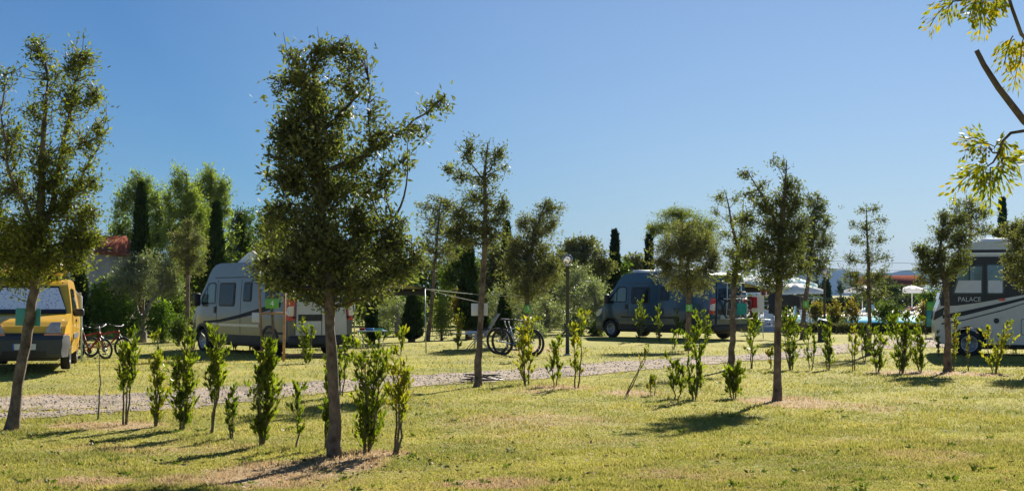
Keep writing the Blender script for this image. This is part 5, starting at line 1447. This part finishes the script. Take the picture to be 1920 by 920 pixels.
# ---------------------------------------------------------------- lamp posts, bin, boards
def lamp(label, bx, by, top, R):
    D = DY(by); x = GX(bx, D); z = H(x, D); s = FPX / D
    root = thing('lamp_post', label, 'lamp post', (x, D, z), 0, 'lamp posts')
    h = (by - top) / s - 2 * R
    Geo().lathe([(.09, 0), (.09, .03), (.055, .06), (.048, .5), (.045, h - .05), (.06, h - .04), (.06, h), (.001, h)], 14).build('pole', M['dark'], root, smooth=False)
    Geo().lathe([(.065, h), (.07, h + .03), (.04, h + .05), (.001, h + .05)], 14).build('collar', M['alu'], root)
    gl = Geo().ball((0, 0, h + .03 + R), R, 12).build('globe', M['globe'], root, smooth=True)
    Geo().ball((0, 0, h + .03 + R * .9), R * .34, 8, (1, 1, 1.4)).build('bulb', M['lamp_white'], gl, smooth=True)
    Geo().lathe([(.11, 0), (.10, .04), (.001, .05)], 12).build('footing', M['concrete'], root)
    return root
lamp('dark lamp post with clear globe in the grass left of the grey camper van', 1064, 668, 480, .145)
lamp('dark lamp post with a clear globe behind the black bin by the pool', 1546, 637, 503, .15)
D = DY(638.5); x = GX(1543, D)
bn = thing('litter_bin', 'dark green litter bin with domed lid at the edge of the gravel', 'bin', (x, D, H(x, D)))
Geo().lathe([(.19, 0), (.2, .02), (.18, .1), (.2, .62), (.205, .66), (.19, .68)], 20).build('bin_body', M['bin'], bn)
Geo().lathe([(.215, .66), (.215, .70), (.17, .75), (.08, .79), (.001, .80)], 20).build('lid', M['bin'], bn, smooth=True)

def board(label, px, py, w, h, D, mat, txt=None, ty='WHITE', yaw=0, front=True, name='number_board', tilt=0):
    s = FPX / D; wm, hm = w / s, h / s
    root = thing(name, label, 'sign', (GX(px, D), D, zat(py, D) - hm / 2), yaw, 'coloured boards fixed to the trees')
    bm = Geo().box((-wm / 2, -.004, 0), (wm / 2, .004, hm)).build('panel', M[mat], root, bevel=.002)
    bm.rotation_euler = (0, tilt, 0)
    if txt: lettering(txt, hm * .85, M['white'], root, (0, -.006, hm * .5), (math.radians(90), 0, 0), 'number', .001)
    g_ = Geo(); e_ = -.10 if txt is None else .12
    g_.tube([(0, .002, hm * .5), (0, e_, hm * .5)], .006, 5)
    g_.build('tie', M['sign_green'], root)
    return root
board('teal board behind the trunk of the leaning left tree', 52, 594, 47, 33, DY(806) + .09, 'sign_teal', tilt=.03)
board('white board behind the slender middle trunk', 899, 580, 31, 23, DY(727) + .09, 'sign_white')
board('green board with number 3 on the tree behind the bikes', 990, 579, 14, 15, DY(648) - .16, 'sign_green', '3')
board('green board with number 2 on the tree before the grey camper van', 1292, 577, 12, 13, DY(655) - .16, 'sign_green', '2')
board('green board with number 1 on the slanting tree near the bin', 1511, 570, 11, 13, DY(636) - .16, 'sign_green', '1')
board('blue-green board behind the trunk of the sparse tree', 1627, 577, 9, 18, DY(666) + .09, 'sign_teal')
# stakes with crossbar and board 4
Ds = DY(663)
for i, (px, py0, pyt, lean) in enumerate(((492, 655, 498, -8), (532, 680, 548, 2))):
    D = DY(py0 if i else 668); x = GX(px, D); s = FPX / D
    hh = zat(pyt, D) - H(x, D)
    o = Geo().tube([(0, 0, -.1), (lean / s * .5, 0, hh * .5), (lean / s, 0, hh)], [.036, .034, .032], 10).build('tree_stake', M['wood'], None)
    o.location = (x, D, H(x, D)); tag(o, ['tall reddish wooden stake left of the staked young tree', 'shorter reddish wooden stake right of the staked young tree'][i], 'stake', 'wooden tree stakes')
D = DY(672); s = FPX / D
o = Geo().tube([(-.33, .0, 0), (.33, 0, 0)], .032, 10).build('crossbar', M['wood'], None); o.location = (GX(513, D), D - .05, zat(587, D))
tag(o, 'short horizontal wooden crossbar joining the two stakes', 'crossbar')
b4 = board('green board with number 4 above the wooden crossbar', 510, 569, 25, 18, D - .12, 'sign_green', '4')

# ---------------------------------------------------------------- bicycles
def bicycle(label, x, y, rz, frame, R=.345, fat=.028, lean=.12, group=None, small=False):
    root = thing('bicycle', label, 'bicycle', (x, y, H(x, y)), rz, group)
    root.rotation_euler = (lean, 0, rz)
    wb = .53 if not small else .50
    for wx in (-wb, wb):
        pts = [(wx + R * math.cos(a), 0, R + fat * .6 + R * math.sin(a)) for a in [2 * math.pi * i / 36 for i in range(37)]]
        pts[-1] = pts[0]
        w = Geo().tube(pts, fat, 8).build('wheel', M['tyre'], root, smooth=True)
        rr = R - fat - .008
        p2 = [(wx + rr * math.cos(a), 0, R + fat * .6 + rr * math.sin(a)) for a in [2 * math.pi * i / 36 for i in range(37)]]; p2[-1] = p2[0]
        rm = Geo().tube(p2, .011, 6); rm.build('rim', M['dark'], w)
        sp = Geo()
        for k in range(16):
            a = 2 * math.pi * k / 16; e = .028 * (1 if k % 2 else -1)
            sp.tube([(wx + .02 * math.cos(a + .5), e, R + fat * .6 + .02 * math.sin(a + .5)), (wx + rr * math.cos(a), 0, R + fat * .6 + rr * math.sin(a))], .0015, 3, caps=False)
        sp.lathe([(.001, -.05), (.02, -.05), (.02, .05), (.001, .05)], 8, Matrix.Translation((wx, 0, R + fat * .6)) @ Matrix.Rotation(math.pi / 2, 4, 'X'))
        sp.build('spokes', M['steel'], w)
    hz = R + fat * .6
    bb = (-.08, 0, hz - .06); st = (-.23, 0, .78 if not small else .66); hd = (.34, 0, .86 if not small else .72); hl = (.38, 0, .74 if not small else .6)
    f = Geo()
    f.tube([bb, st], .018, 8); f.tube([(st[0] + .02, 0, st[2] - .06), (hd[0], 0, hd[2] - .03)], .019, 8); f.tube([bb, hl], .022, 8); f.tube([hd, hl], .022, 8)
    for e in (-.04, .04):
        f.tube([bb, (-wb, e, hz)], .009, 5); f.tube([(st[0] + .02, 0, st[2] - .08), (-wb, e, hz)], .008, 5)
    f.build('frame', M[frame], root)
    f = Geo(); f.tube([hl, (.40, 0, hl[2] - .05)], .024, 6)
    for e in (-.055, .055): f.tube([(.40, e, hl[2] - .04), (wb, e, hz)], .014, 6)
    f.tube([(.40, -.06, hl[2] - .04), (.40, .06, hl[2] - .04)], .016, 6)
    f.build('fork', M['dark'], root)
    f = Geo(); f.tube([hd, (hd[0] - .02, 0, hd[2] + .1)], .014, 6)
    f.tube([(hd[0] - .06, -.32, hd[2] + .14), (hd[0], -.12, hd[2] + .10), (hd[0], .12, hd[2] + .10), (hd[0] - .06, .32, hd[2] + .14)], .012, 6)
    for e in (-1, 1): f.tube([(hd[0] - .06, e * .22, hd[2] + .12), (hd[0] - .09, e * .34, hd[2] + .15)], .018, 6)
    f.build('handlebar', M['black'], root)
    f = Geo(); f.tube([st, (st[0] - .04, 0, st[2] + .16)], .014, 6); f.build('seat_post', M['alu'], root)
    s_ = bmesh.new(); bmesh.ops.create_cube(s_, size=1)
    for v in s_.verts:
        wd = .13 if v.co.x < 0 else .04
        v.co = (st[0] - .03 + v.co.x * .27, v.co.y * wd, st[2] + .19 + v.co.z * .045)
    bm_obj('saddle', s_, M['black'], root, bevel=.018)
    f = Geo(); f.lathe([(.001, -.02), (.085, -.02), (.085, -.012), (.001, -.012)], 18, Matrix.Translation(bb) @ Matrix.Rotation(math.pi / 2, 4, 'X'))
    f.tube([(bb[0], -.06, bb[2]), (bb[0] + .1, -.06, bb[2] - .13)], .01, 5); f.tube([(bb[0], .06, bb[2]), (bb[0] - .1, .06, bb[2] + .13)], .01, 5)
    f.box((bb[0] + .05, -.16, bb[2] - .145), (bb[0] + .15, -.06, bb[2] - .12)); f.box((bb[0] - .15, .06, bb[2] + .12), (bb[0] - .05, .16, bb[2] + .145))
    f.build('crankset', M['black'], root)
    return root
Db = 39.0
bicycle('pale blue mountain bike with black wheels leaning behind the yellowish sapling', GX(972, Db), Db, math.radians(-38), 'bikeblue', .345, .03, .10, 'mountain bikes')
bicycle('darker mountain bike parked close behind the pale blue one', GX(964, Db + .55), Db + .55, math.radians(-34), 'black', .345, .03, .08, 'mountain bikes')
bicycle('red bicycle nearest the yellow van in front of the bamboo', GX(172, 37.5), 37.5, math.radians(-30), 'bikered', .25, .025, .1, 'red bicycles', True)
bicycle('red bicycle farther from the yellow van, half behind the nearer one', GX(200, 38.4), 38.4, math.radians(-20), 'bikered', .25, .025, -.05, 'red bicycles', True)
for i, (px, D_) in enumerate(((174, 37.5), (198, 38.35))):
    pass

# ---------------------------------------------------------------- camp furniture
def camp_chair(label, x, y, rz):
    root = thing('camp_chair', label, 'chair', (x, y, H(x, y)), rz)
    for e in (-.27, .27):
        Geo().tube([(-.34, e, 0), (.02, e, .42), (.28, e, .62)], .014, 6).build('leg', M['alu'], root)
        Geo().tube([(.36, e, 0), (.05, e, .34), (-.28, e, .48)], .014, 6).build('leg', M['alu'], root)
        Geo().tube([(-.2, e * 1.06, .62), (.32, e * 1.06, .64)], .022, 6).build('armrest', M['black'], root)
    Geo().box((-.26, -.25, .42), (.2, .25, .455)).build('seat', M['beige'], root, bevel=.01)
    R_ = Matrix.Rotation(math.radians(32), 3, 'Y')
    Geo().box((0, -.25, 0), (.03, .25, .78), R_, (.2, 0, .44)).build('backrest', M['beige'], root, bevel=.01)
    g_ = Geo(); g_.tube([(.36, -.27, .015), (.36, .27, .015)], .014, 6); g_.tube([(-.34, -.27, .015), (-.34, .27, .015)], .014, 6); g_.build('stretcher', M['alu'], root)
    return root
camp_chair('reclining camp chair with a beige back behind the white board trunk', GX(896, 43), 43, math.radians(8))
def camp_table(label, x, y, rz, w=.9, d=.6, h=.68, top='alu'):
    root = thing('camp_table', label, 'table', (x, y, H(x, y)), rz)
    Geo().box((-w / 2, -d / 2, h - .03), (w / 2, d / 2, h)).build('table_top', M[top], root, bevel=.008)
    for e in (-d / 2 + .05, d / 2 - .05):
        for sg in (-1, 1): Geo().tube([(sg * (w / 2 - .08), e, h - .03), (-sg * (w / 2 - .22) * .2 + sg * .28, e, 0)], .013, 6).build('leg', M['alu'], root)
    for sg in (-1, 1): Geo().tube([(sg * .33, -d / 2 + .05, .22), (sg * .33, d / 2 - .05, .22)], .01, 5).build('stretcher', M['alu'], root)
    return root
camp_table('low grey folding table left of the reclining camp chair', GX(874, 44), 44, .1, .75, .5, .48)
g_ = Geo().box((-.16, -.1, 0), (.16, .1, .06)); o = g_.build('cool_box_lid', M['white'], None, bevel=.01); o.location = (GX(884, 44), 44, H(GX(884, 44), 44) + .481)
tag(o, 'small white tray lying on the low grey folding table', 'tray')
tx, ty = GX(697, 42.4), 42.4
camp_table('folding table with colourful things right of the white camper van', tx, ty, .3, .85, .55, .64, 'bluew')
for i, (dx, dy, sx_, sy_, sz_, mt, lab) in enumerate([(-.28, .0, .08, .06, .07, 'redc', 'small red packet on the table beside the white camper van'), (-.05, -.05, .12, .08, .06, 'blue', 'blue container on the table beside the white camper van'),
                                    (.2, .05, .13, .08, .05, 'teal', 'teal folded cloth on the table beside the white camper van')]):
    o = Geo().box((-sx_, -sy_, 0), (sx_, sy_, sz_)).build(['packet', 'container', 'folded_cloth'][i], M[mt], None, bevel=.015)
    o.location = (tx + dx, ty + dy, H(tx, ty) + .641); tag(o, lab, ['packet', 'container', 'cloth'][i])
# levelling planks under the rear of the white camper van
for i, (lx, ly) in enumerate(((-2.9, .25), (-3.35, .0))):
    x, y = vloc(wv, lx, ly)
    o = Geo().box((-.12, -.75, 0), (.12, .75, .05)).build('plank', M['wood'], None, bevel=.006)
    o.location = (x, y, H(x, y) + .03); o.rotation_euler = (0, 0, wv.root.rotation_euler.z)
    tag(o, ['wooden plank lying under the rear bumper of the white camper van', 'wooden plank lying in the grass just behind the white camper van'][i], 'plank')
# hose coil at the middle tree
D = DY(718); hx, hy = GX(905, D), D
pts = []
for k in range(60):
    a = k * .42; r = .26 + .07 * math.sin(k * .9) + .04 * math.sin(k * 2.3)
    pts.append((r * 1.15 * math.cos(a), r * .5 * math.sin(a), .05 + .1 * max(0, math.sin(k * .27)) + .02))
pts += [(-.5, -.1, .02), (-.62, -.25, .015)]
o = Geo().tube(pts, .011, 6).build('hose', M['hose'], None, smooth=True); o.location = (hx, hy - .1, H(hx, hy))
tag(o, 'black hose coiled on the grass around the slender middle trunk', 'hose')

# ---------------------------------------------------------------- laundry and cloths
def cloth(name, label, cat, pts, x, y, z, mat, rz=0, wave=.03, th=.01, group=None):
    """hanging cloth: outline in local (x,z), extruded, gently waved"""
    bm = sheet_prism(pts, -th, th, [v * .06 for v in range(-20, 21)], [-v * .08 for v in range(1, 16)])
    for v in bm.verts: v.co.y += wave * math.sin(v.co.x * 14 + v.co.z * 3) * min(1, -v.co.z * 3)
    o = bm_obj(name, bm, M[mat], None, smooth=False); o.location = (x, y, z); o.rotation_euler = (0, 0, rz)
    return tag(o, label, cat, group)
a = Vector(gw_c); b = Vector((GX(1507, DY(636)), DY(636) - .1, zat(556, DY(636))))
def on_line(px):
    for i in range(101):
        p = a + (b - a) * (i / 100)
        if CX + FPX * p.x / p.y >= px: return p.x, p.y, p.z - .04
    return b.x, b.y, b.z
LG = 'laundry on the washing line'
pan = [(-.2, 0), (.2, 0), (.2, -.35), (.17, -.95), (.04, -.95), (0, -.45), (-.05, -.85), (-.18, -.85)]
shirt = [(-.26, -.0), (.26, 0), (.22, -.35), (.22, -.42), (-.22, -.42)]
cloth('trousers', 'black trousers hanging on the washing line beside the trunk', 'trousers', pan, *on_line(1450), 'navy', group=LG)
cloth('towel', 'large charcoal towel hanging widest on the washing line', 'towel', [(-.33, 0), (.33, 0), (.38, -.44), (-.31, -.38)], *on_line(1481), 'charcoal', group=LG)
for px, mt, lab, w_, h_ in ((1431, 'maroon', 'dark red sock-like garment left on the washing line', .1, .3), (1440, 'redc', 'small red garment next to the black trousers', .07, .2)):
    cloth('garment', lab, 'garment', [(-w_, 0), (w_, 0), (w_ * .7, -h_), (-w_ * .7, -h_)], *on_line(px), mt, group=LG)
D = 54.0
cloth('garment', 'long maroon garment hanging under the brownish awning', 'garment', [(-.12, 0), (.12, 0), (.1, -.35), (.03, -.9), (-.05, -.9), (-.14, -.35)], GX(1411, D), D, 1.62, 'maroon', group=LG)
cloth('garment', 'navy garment hanging under the brownish awning near its pole', 'garment', [(-.1, 0), (.1, 0), (.13, -.28), (-.13, -.28)], GX(1419, D), D, 1.6, 'navy', group=LG)
rope('short cord under the brownish awning holding two garments', (GX(1385, D), D, 1.64), (gw_c[0], gw_c[1] - .2, 1.62), .006, .01, mat='dark')
x, y = vloc(gv, -3.5, -.1)
cloth('towel', 'teal towel hanging on the rear bike carrier of the grey camper van', 'towel', [(-.2, 0), (.2, 0), (.2, -.42), (-.2, -.42)], x, y, 1.36, 'teal', .3)
x, y = vloc(gv, -3.5, -1.05)
cloth('towel', 'white towel hanging beside the rear of the grey camper van', 'towel', [(-.24, 0), (.24, 0), (.26, -.6), (-.24, -.6)], x, y, 1.62, 'sign_white', .3)
x, y = vloc(gv, -3.5, -.8)
cloth('bag', 'red bag hanging between the white towel and the camper rear', 'bag', [(-.06, 0), (.1, 0), (.12, -.4), (-.08, -.4)], x, y, 1.58, 'redc', .3, th=.05)
rope('short cord on the rear of the grey camper van holding towels', (*vloc(gv, -3.5, .6), 1.62), (*vloc(gv, -3.5, -1.6), 1.64), .008, .01)
bk = bicycle('dark bicycle standing on the rear carrier of the grey camper van', *vloc(gv, -3.33, -.1), gv.root.rotation_euler.z + math.pi / 2, 'dark', .33, .025, 0)
bk.location.z = gv.root.location.z + .80 * .955

# ---------------------------------------------------------------- pool terrace
def slab(name, x0, x1, y0, y1, z0, z1, mat):
    return tag(Geo().box((x0, y0, z0), (x1, y1, z1)).build(name, M[mat], None), kind='structure')
slab('pool_deck', GX(1395, 63), 50, 63.5, 150, -.05, .06, 'concrete')
slab('pool_coping', 15.6, 30.4, 67.2, 100.4, .062, .16, 'white')
slab('pool_water', 16, 30, 67.6, 100, .10, .166, 'water')
def parasol(label, px, D, w=3.0, h=2.5, seed=0):
    x = GX(px, D); root = thing('parasol', label, 'parasol', (x, D, .06), seed * .4, 'white parasols on the pool terrace')
    Geo().tube([(0, 0, 0), (0, 0, h)], .035, 8).build('pole', M['white'], root)
    Geo().lathe([(.3, 0), (.3, .08), (.05, .1), (.001, .1)], 12).build('base', M['dark'], root)
    r = w / 2; n = 8; V = [(0, 0, h)]; 
    for ring, (rr, z) in enumerate(((r * .2, h - .12), (r, h - .5), (r, h - .68))):
        for k in range(n * 2):
            a_ = math.pi * k / n; f = rr * (1 if k % 2 == 0 else .94)
            V.append((f * math.cos(a_), f * math.sin(a_), z))
    m = n * 2; F = [(0, 1 + k, 1 + (k + 1) % m) for k in range(m)]
    for q in range(2):
        for k in range(m): F.append((1 + q * m + k, 1 + q * m + (k + 1) % m, 1 + (q + 1) * m + (k + 1) % m, 1 + (q + 1) * m + k))
    o = mesh_np('canopy', V, F, M['canvas_w'], root)
    g_ = Geo()
    for k in range(n):
        a_ = 2 * math.pi * k / n; g_.tube([(.03 * math.cos(a_), .03 * math.sin(a_), h - .55), (r * .6 * math.cos(a_), r * .6 * math.sin(a_), h - .42)], .01, 4)
    g_.build('ribs', M['white'], root)
for i, (lab, px, D, w, h) in enumerate([
    ('white parasol rightmost of the cluster, higher and tilted behind the trunk', 1490, 88, 2.8, 2.75), ('white parasol directly below the higher one, left of the slanting trunk', 1492, 78, 3.2, 2.35),
    ('white parasol just right of the brownish awning', 1425, 84, 3.4, 2.75), ('white parasol in the middle of the cluster behind the lone lawn tree', 1448, 78, 3.0, 2.4),
    ('white parasol peeking above the awning at the left of the cluster', 1400, 96, 3.0, 2.9), ('white parasol left of the sparse tree by the pool', 1617, 112, 2.8, 2.45),
    ('lone white parasol with a visible pole beyond the swimming pool', 1710, 118, 3.1, 2.45), ('white parasol behind the bent trunk at the motorhome nose', 1772, 100, 3.0, 2.75),
    ('white parasol far left behind the olive blossom tree', 1118, 92, 3.2, 2.7), ('small white parasol farther left near the blossom tree', 1135, 100, 2.6, 2.8)]):
    parasol(lab, px, D, w, h, i)
def lounger(label, px, D, rz, mat='white', up=.45, group='sun loungers by the pool'):
    x = GX(px, D); root = thing('sun_lounger', label, 'sun lounger', (x, D, .06), rz, group)
    Geo().box((-.9, -.32, .30), (.35, .32, .35)).build('seat', M[mat], root, bevel=.01)
    Geo().box((0, -.32, 0), (.75, .32, .05), Matrix.Rotation(-up, 3, 'Y'), (.35, 0, .31)).build('backrest', M[mat], root, bevel=.01)
    for a_, b_ in ((-.8, -.28), (-.8, .28), (.6, -.28), (.6, .28)): Geo().box((a_ - .03, b_ - .03, 0), (a_ + .03, b_ + .03, .30)).build('leg', M[mat], root)
    return root
lounger('white sun lounger right of the lone parasol holding a person', 1712, 112, .15)
lounger('white sun lounger with a blue towel left of the lone parasol', 1697, 114, .3)
lounger('white sun lounger directly behind the sparse tree trunk', 1642, 103, 1.9, up=.9)
lounger('low white sun lounger left of the sparse tree', 1608, 104, .6)
lounger('white sun lounger close to the lime green float', 1590, 104, 1.2)
o = Geo().box((-.4, -.3, 0), (.35, .3, .03)).build('beach_towel', M['blue'], None, bevel=.01); o.location = (GX(1697, 114) - .2, 113.95, .41); o.rotation_euler = (0, 0, .3)
tag(o, 'bright blue towel spread on a white sun lounger', 'towel')
Geo_f = Geo(); Geo_f.ball((0, 0, .5), .55, 10, (1.15, 1, .9)); o = Geo_f.build('inflatable_float', M['lime'], None, smooth=True); o.location = (GX(1571, 66.4), 66.4, .06)
o.scale = (.72, .6, .72)
tag(o, 'round lime green inflatable float at the pool edge', 'float')
# fence rails and white furniture of the terrace
for i, (x0, x1, D, h, lab) in enumerate(((1385, 1450, 70, 1.35, 'white slatted terrace fence behind the brownish awning'), (1508, 1545, 74, 1.5, 'thin white rail fence left of the second lamp post'))):
    a_, b_ = GX(x0, D), GX(x1, D); root = thing('terrace_fence', lab, 'fence', (a_, D, .06), 0)
    n = max(2, int((b_ - a_) / .9))
    for k in range(n + 1):
        Geo().box((k * (b_ - a_) / n - .03, -.03, 0), (k * (b_ - a_) / n + .03, .03, h)).build('post', M['white'], root)
    for z in ((.5, .8, 1.1, 1.32) if i == 0 else (1.46,)): Geo().box((0, -.02, z - .03), (b_ - a_, .02, z + .01)).build('rail', M['white'], root)
def plastic_chair(label, px, D, rz):
    x = GX(px, D); root = thing('plastic_chair', label, 'chair', (x, D, .06), rz, 'white chairs on the terrace')
    Geo().box((-.22, -.22, .42), (.22, .22, .45)).build('seat', M['white'], root, bevel=.01)
    Geo().box((0, -.22, 0), (.03, .22, .42), Matrix.Rotation(.2, 3, 'Y'), (.2, 0, .44)).build('backrest', M['white'], root, bevel=.01)
    for a_ in (-.19, .19):
        for b_ in (-.19, .19): Geo().tube([(a_ * 1.15, b_ * 1.15, 0), (a_, b_, .42)], .02, 5).build('leg', M['white'], root)
for i, (px, D, rz, lab) in enumerate([(1503, 70, .3, 'white chair leftmost right of the hanging towel'), (1513, 71, 2.4, 'white chair beside the round terrace table'), (1527, 70, 3.4, 'white chair just left of the bin'),
                       (1436, 72, 1, 'white chair below the maroon garment'), (1422, 74, 2, 'white chair under the brownish awning edge')]):
    plastic_chair(lab, px, D, rz)
def round_table(label, px, D):
    root = thing('terrace_table', label, 'table', (GX(px, D), D, .06))
    Geo().lathe([(.001, .69), (.5, .69), (.5, .72), (.001, .72)], 20).build('table_top', M['white'], root)
    Geo().lathe([(.3, 0), (.28, .03), (.04, .06), (.04, .69), (.001, .69)], 12).build('pedestal', M['white'], root)
round_table('round white table among the terrace chairs left of the bin', 1519, 69)
round_table('white table behind the laundry line', 1446, 73)
# beach flag / banner by the motorhome nose
D = 55.0
bnr = thing('banner', 'green and blue-grey banner standing left of the motorhome nose', 'banner', (GX(1753, D), D, .0), .1)
s = FPX / D
zb, zm, zt_ = .45, zat(582, D), zat(565, D)
Geo().box((-17 / s, -.01, zm), (8 / s, .01, zt_)).build('upper_panel', M['sign_green'], bnr)
Geo().box((-17 / s, -.012, zb), (8 / s, .008, zm)).build('lower_panel', M['sign_teal'], bnr)
for a_ in (-17.5, 8.5): Geo().tube([(a_ / s, 0, 0), (a_ / s, 0, zt_ + .05)], .02, 6).build('post', M['dark'], bnr)
# glass fence posts by the pool
for i, px in enumerate((1606, 1617, 1640, 1662, 1700, 1548 - 54)):
    pass

# reclining person on the lounger
def sunbather(label, px, D):
    x = GX(px, D); root = thing('person', label, 'person', (x, D, .42), .15)
    me = bpy.data.meshes.new('body')
    J = {'pelvis': (-.05, 0, .10), 'waist': (.12, 0, .14), 'chest': (.36, 0, .27), 'neck': (.50, 0, .36), 'head': (.60, 0, .45),
         'kneeL': (-.42, -.1, .36), 'ankL': (-.75, -.1, .04), 'toeL': (-.86, -.1, .08), 'kneeR': (-.48, .1, .12), 'ankR': (-.88, .1, .04), 'toeR': (-.92, .1, .16),
         'shL': (.42, -.19, .30), 'elL': (.24, -.26, .16), 'haL': (.02, -.16, .2), 'shR': (.42, .19, .30), 'elR': (.24, .27, .14), 'haR': (.0, .2, .12), 'hipL': (-.08, -.1, .1), 'hipR': (-.08, .1, .1)}
    R_ = dict(pelvis=.13, waist=.12, chest=.15, neck=.055, head=.1, kneeL=.06, ankL=.04, toeL=.035, kneeR=.06, ankR=.04, toeR=.035, shL=.065, elL=.042, haL=.035, shR=.065, elR=.042, haR=.035, hipL=.1, hipR=.1)
    k = list(J); E = [('pelvis', 'waist'), ('waist', 'chest'), ('chest', 'neck'), ('neck', 'head'), ('pelvis', 'hipL'), ('hipL', 'kneeL'), ('kneeL', 'ankL'), ('ankL', 'toeL'), ('pelvis', 'hipR'), ('hipR', 'kneeR'), ('kneeR', 'ankR'), ('ankR', 'toeR'),
                      ('chest', 'shL'), ('shL', 'elL'), ('elL', 'haL'), ('chest', 'shR'), ('shR', 'elR'), ('elR', 'haR')]
    me.from_pydata([J[j] for j in k], [(k.index(p), k.index(q)) for p, q in E], [])
    me.materials.append(M['skin'])
    o = link(bpy.data.objects.new('body', me)); o.parent = root
    o.modifiers.new('skin', 'SKIN')
    for i, j in enumerate(k): me.skin_vertices[0].data[i].radius = (R_[j], R_[j])
    me.skin_vertices[0].data[0].use_root = True
    sub = o.modifiers.new('sub', 'SUBSURF'); sub.levels = 1; sub.render_levels = 2
    Geo().ball((.63, 0, .48), .105, 8, (1, .95, 1)).build('hair', M['hair'], root, smooth=True)
    Geo().ball((-.06, 0, .1), .16, 8, (.9, 1.1, .85)).build('swim_shorts', M['navy'], root, smooth=True)
sunbather('person in dark swimwear reclining on a white sun lounger', 1712, 112)

# ---------------------------------------------------------------- houses far and near
def house(label, x0, x1, y0, y1, wall, ridge, name='house', chim=None, win=(), eave=.35):
    cx, cy = (x0 + x1) / 2, (y0 + y1) / 2; root = thing(name, label, 'house', (cx, cy, 0))
    hx_, hy_ = (x1 - x0) / 2, (y1 - y0) / 2
    g_ = Geo().box((-hx_, -hy_, 0), (hx_, hy_, wall)); g_.build('wall', M['plaster'], root)
    e = eave; V = [(-hx_ - e, -hy_ - e, wall + .003), (hx_ + e, -hy_ - e, wall + .003), (hx_ + e, hy_ + e, wall + .003), (-hx_ - e, hy_ + e, wall + .003), (-hx_ - e, 0, ridge), (hx_ + e, 0, ridge)]
    V += [(x, y, z - .12) for x, y, z in V[:4]]
    F = [(0, 1, 5, 4), (2, 3, 4, 5), (0, 4, 3), (1, 2, 5), (9, 8, 7, 6), (0, 6, 7, 1), (1, 7, 8, 2), (2, 8, 9, 3), (3, 9, 6, 0)]
    rf = mesh_np('roof', V, F, M['tile'], root)
    for (cx_, w_, h_) in (chim or ()): Geo().box((cx_ - w_, -w_ - .5, wall), (cx_ + w_, w_ - .5, ridge + h_)).build('chimney', M['tile'], rf)
    for (wx, wz, ww, wh) in win:
        f = Geo().box((wx - ww / 2, -hy_ - .03, wz), (wx + ww / 2, -hy_ + .05, wz + wh)).build('window', M['white'], root)
        Geo().box((wx - ww / 2 + .07, -hy_ - .035, wz + .07), (wx + ww / 2 - .07, -hy_ + .02, wz + wh - .07)).build('pane', M['glass'], f)
house('plastered house with a red tiled roof behind the bushes on the left', GX(110, 57), GX(204, 57), 57, 61, zat(471, 57), zat(442, 59), eave=.15, win=[(-.3, 1.4, .5, .9)])
house('long low distant house with a terracotta roof and chimney below the hills', GX(1640, 175), GX(1735, 175), 175, 184, zat(531, 175), zat(516, 180), chim=[(-2.5, .5, .3), (-4.4, .25, .5)])

# ---------------------------------------------------------------- hills and haze
def ridge(name, D, pts, depth, seed, mat):
    rng = np.random.default_rng(seed)
    px = np.linspace(pts[0][0], pts[-1][0], 160)
    hy = np.interp(px, [p[0] for p in pts], [p[1] for p in pts])
    X = (px - CX) / FPX * D
    rows = []
    for k, f in enumerate([0, .3, .6, .85, 1, .8, .4, 0]):
        z = (EYE + (HY - hy) / FPX * D) * f + rng.normal(0, 1.2, len(px)) * (f > 0)
        rows.append(np.stack([X, np.full_like(X, D + (k - 4) * depth / 4), z - (2 if f == 0 else 0)], -1))
    V = np.concatenate(rows); n = len(px)
    idx = np.arange(len(V)).reshape(len(rows), n)
    F = np.stack([idx[:-1, :-1], idx[:-1, 1:], idx[1:, 1:], idx[1:, :-1]], -1).reshape(-1, 4)
    return tag(mesh_np(name, V, F, mat, smooth=True), kind='structure')
M['hill'] = plain('wooded_hill', (.04, .055, .03), 1, var=.3, vscale=.01, spec=0)
ridge('hills', 5200, [(1100, 552), (1350, 548), (1440, 536), (1500, 512), (1545, 502), (1580, 505), (1620, 512), (1660, 512), (1700, 506), (1745, 501), (1800, 498), (1900, 494), (2000, 500), (2200, 520), (2500, 552)], 420, 3, M['hill'])
HAZE = 7.0e-5
hz = Geo().box((-4500, -430, -8), (4500, 6300, 165)).build('haze', None, None)
m = bpy.data.materials.new('haze_air'); m.use_nodes = True
for n_ in list(m.node_tree.nodes):
    if n_.type == 'BSDF_PRINCIPLED': m.node_tree.nodes.remove(n_)
pv = m.node_tree.nodes.new('ShaderNodeVolumePrincipled'); pv.inputs['Density'].default_value = HAZE; pv.inputs['Color'].default_value = (.30, .52, 1, 1)
pv.inputs['Anisotropy'].default_value = .0
m.node_tree.links.new(pv.outputs[0], m.node_tree.nodes['Material Output'].inputs['Volume'])
hz.data.materials.append(m); tag(hz, 'thin bluish air haze over the whole place', 'haze', kind='stuff')
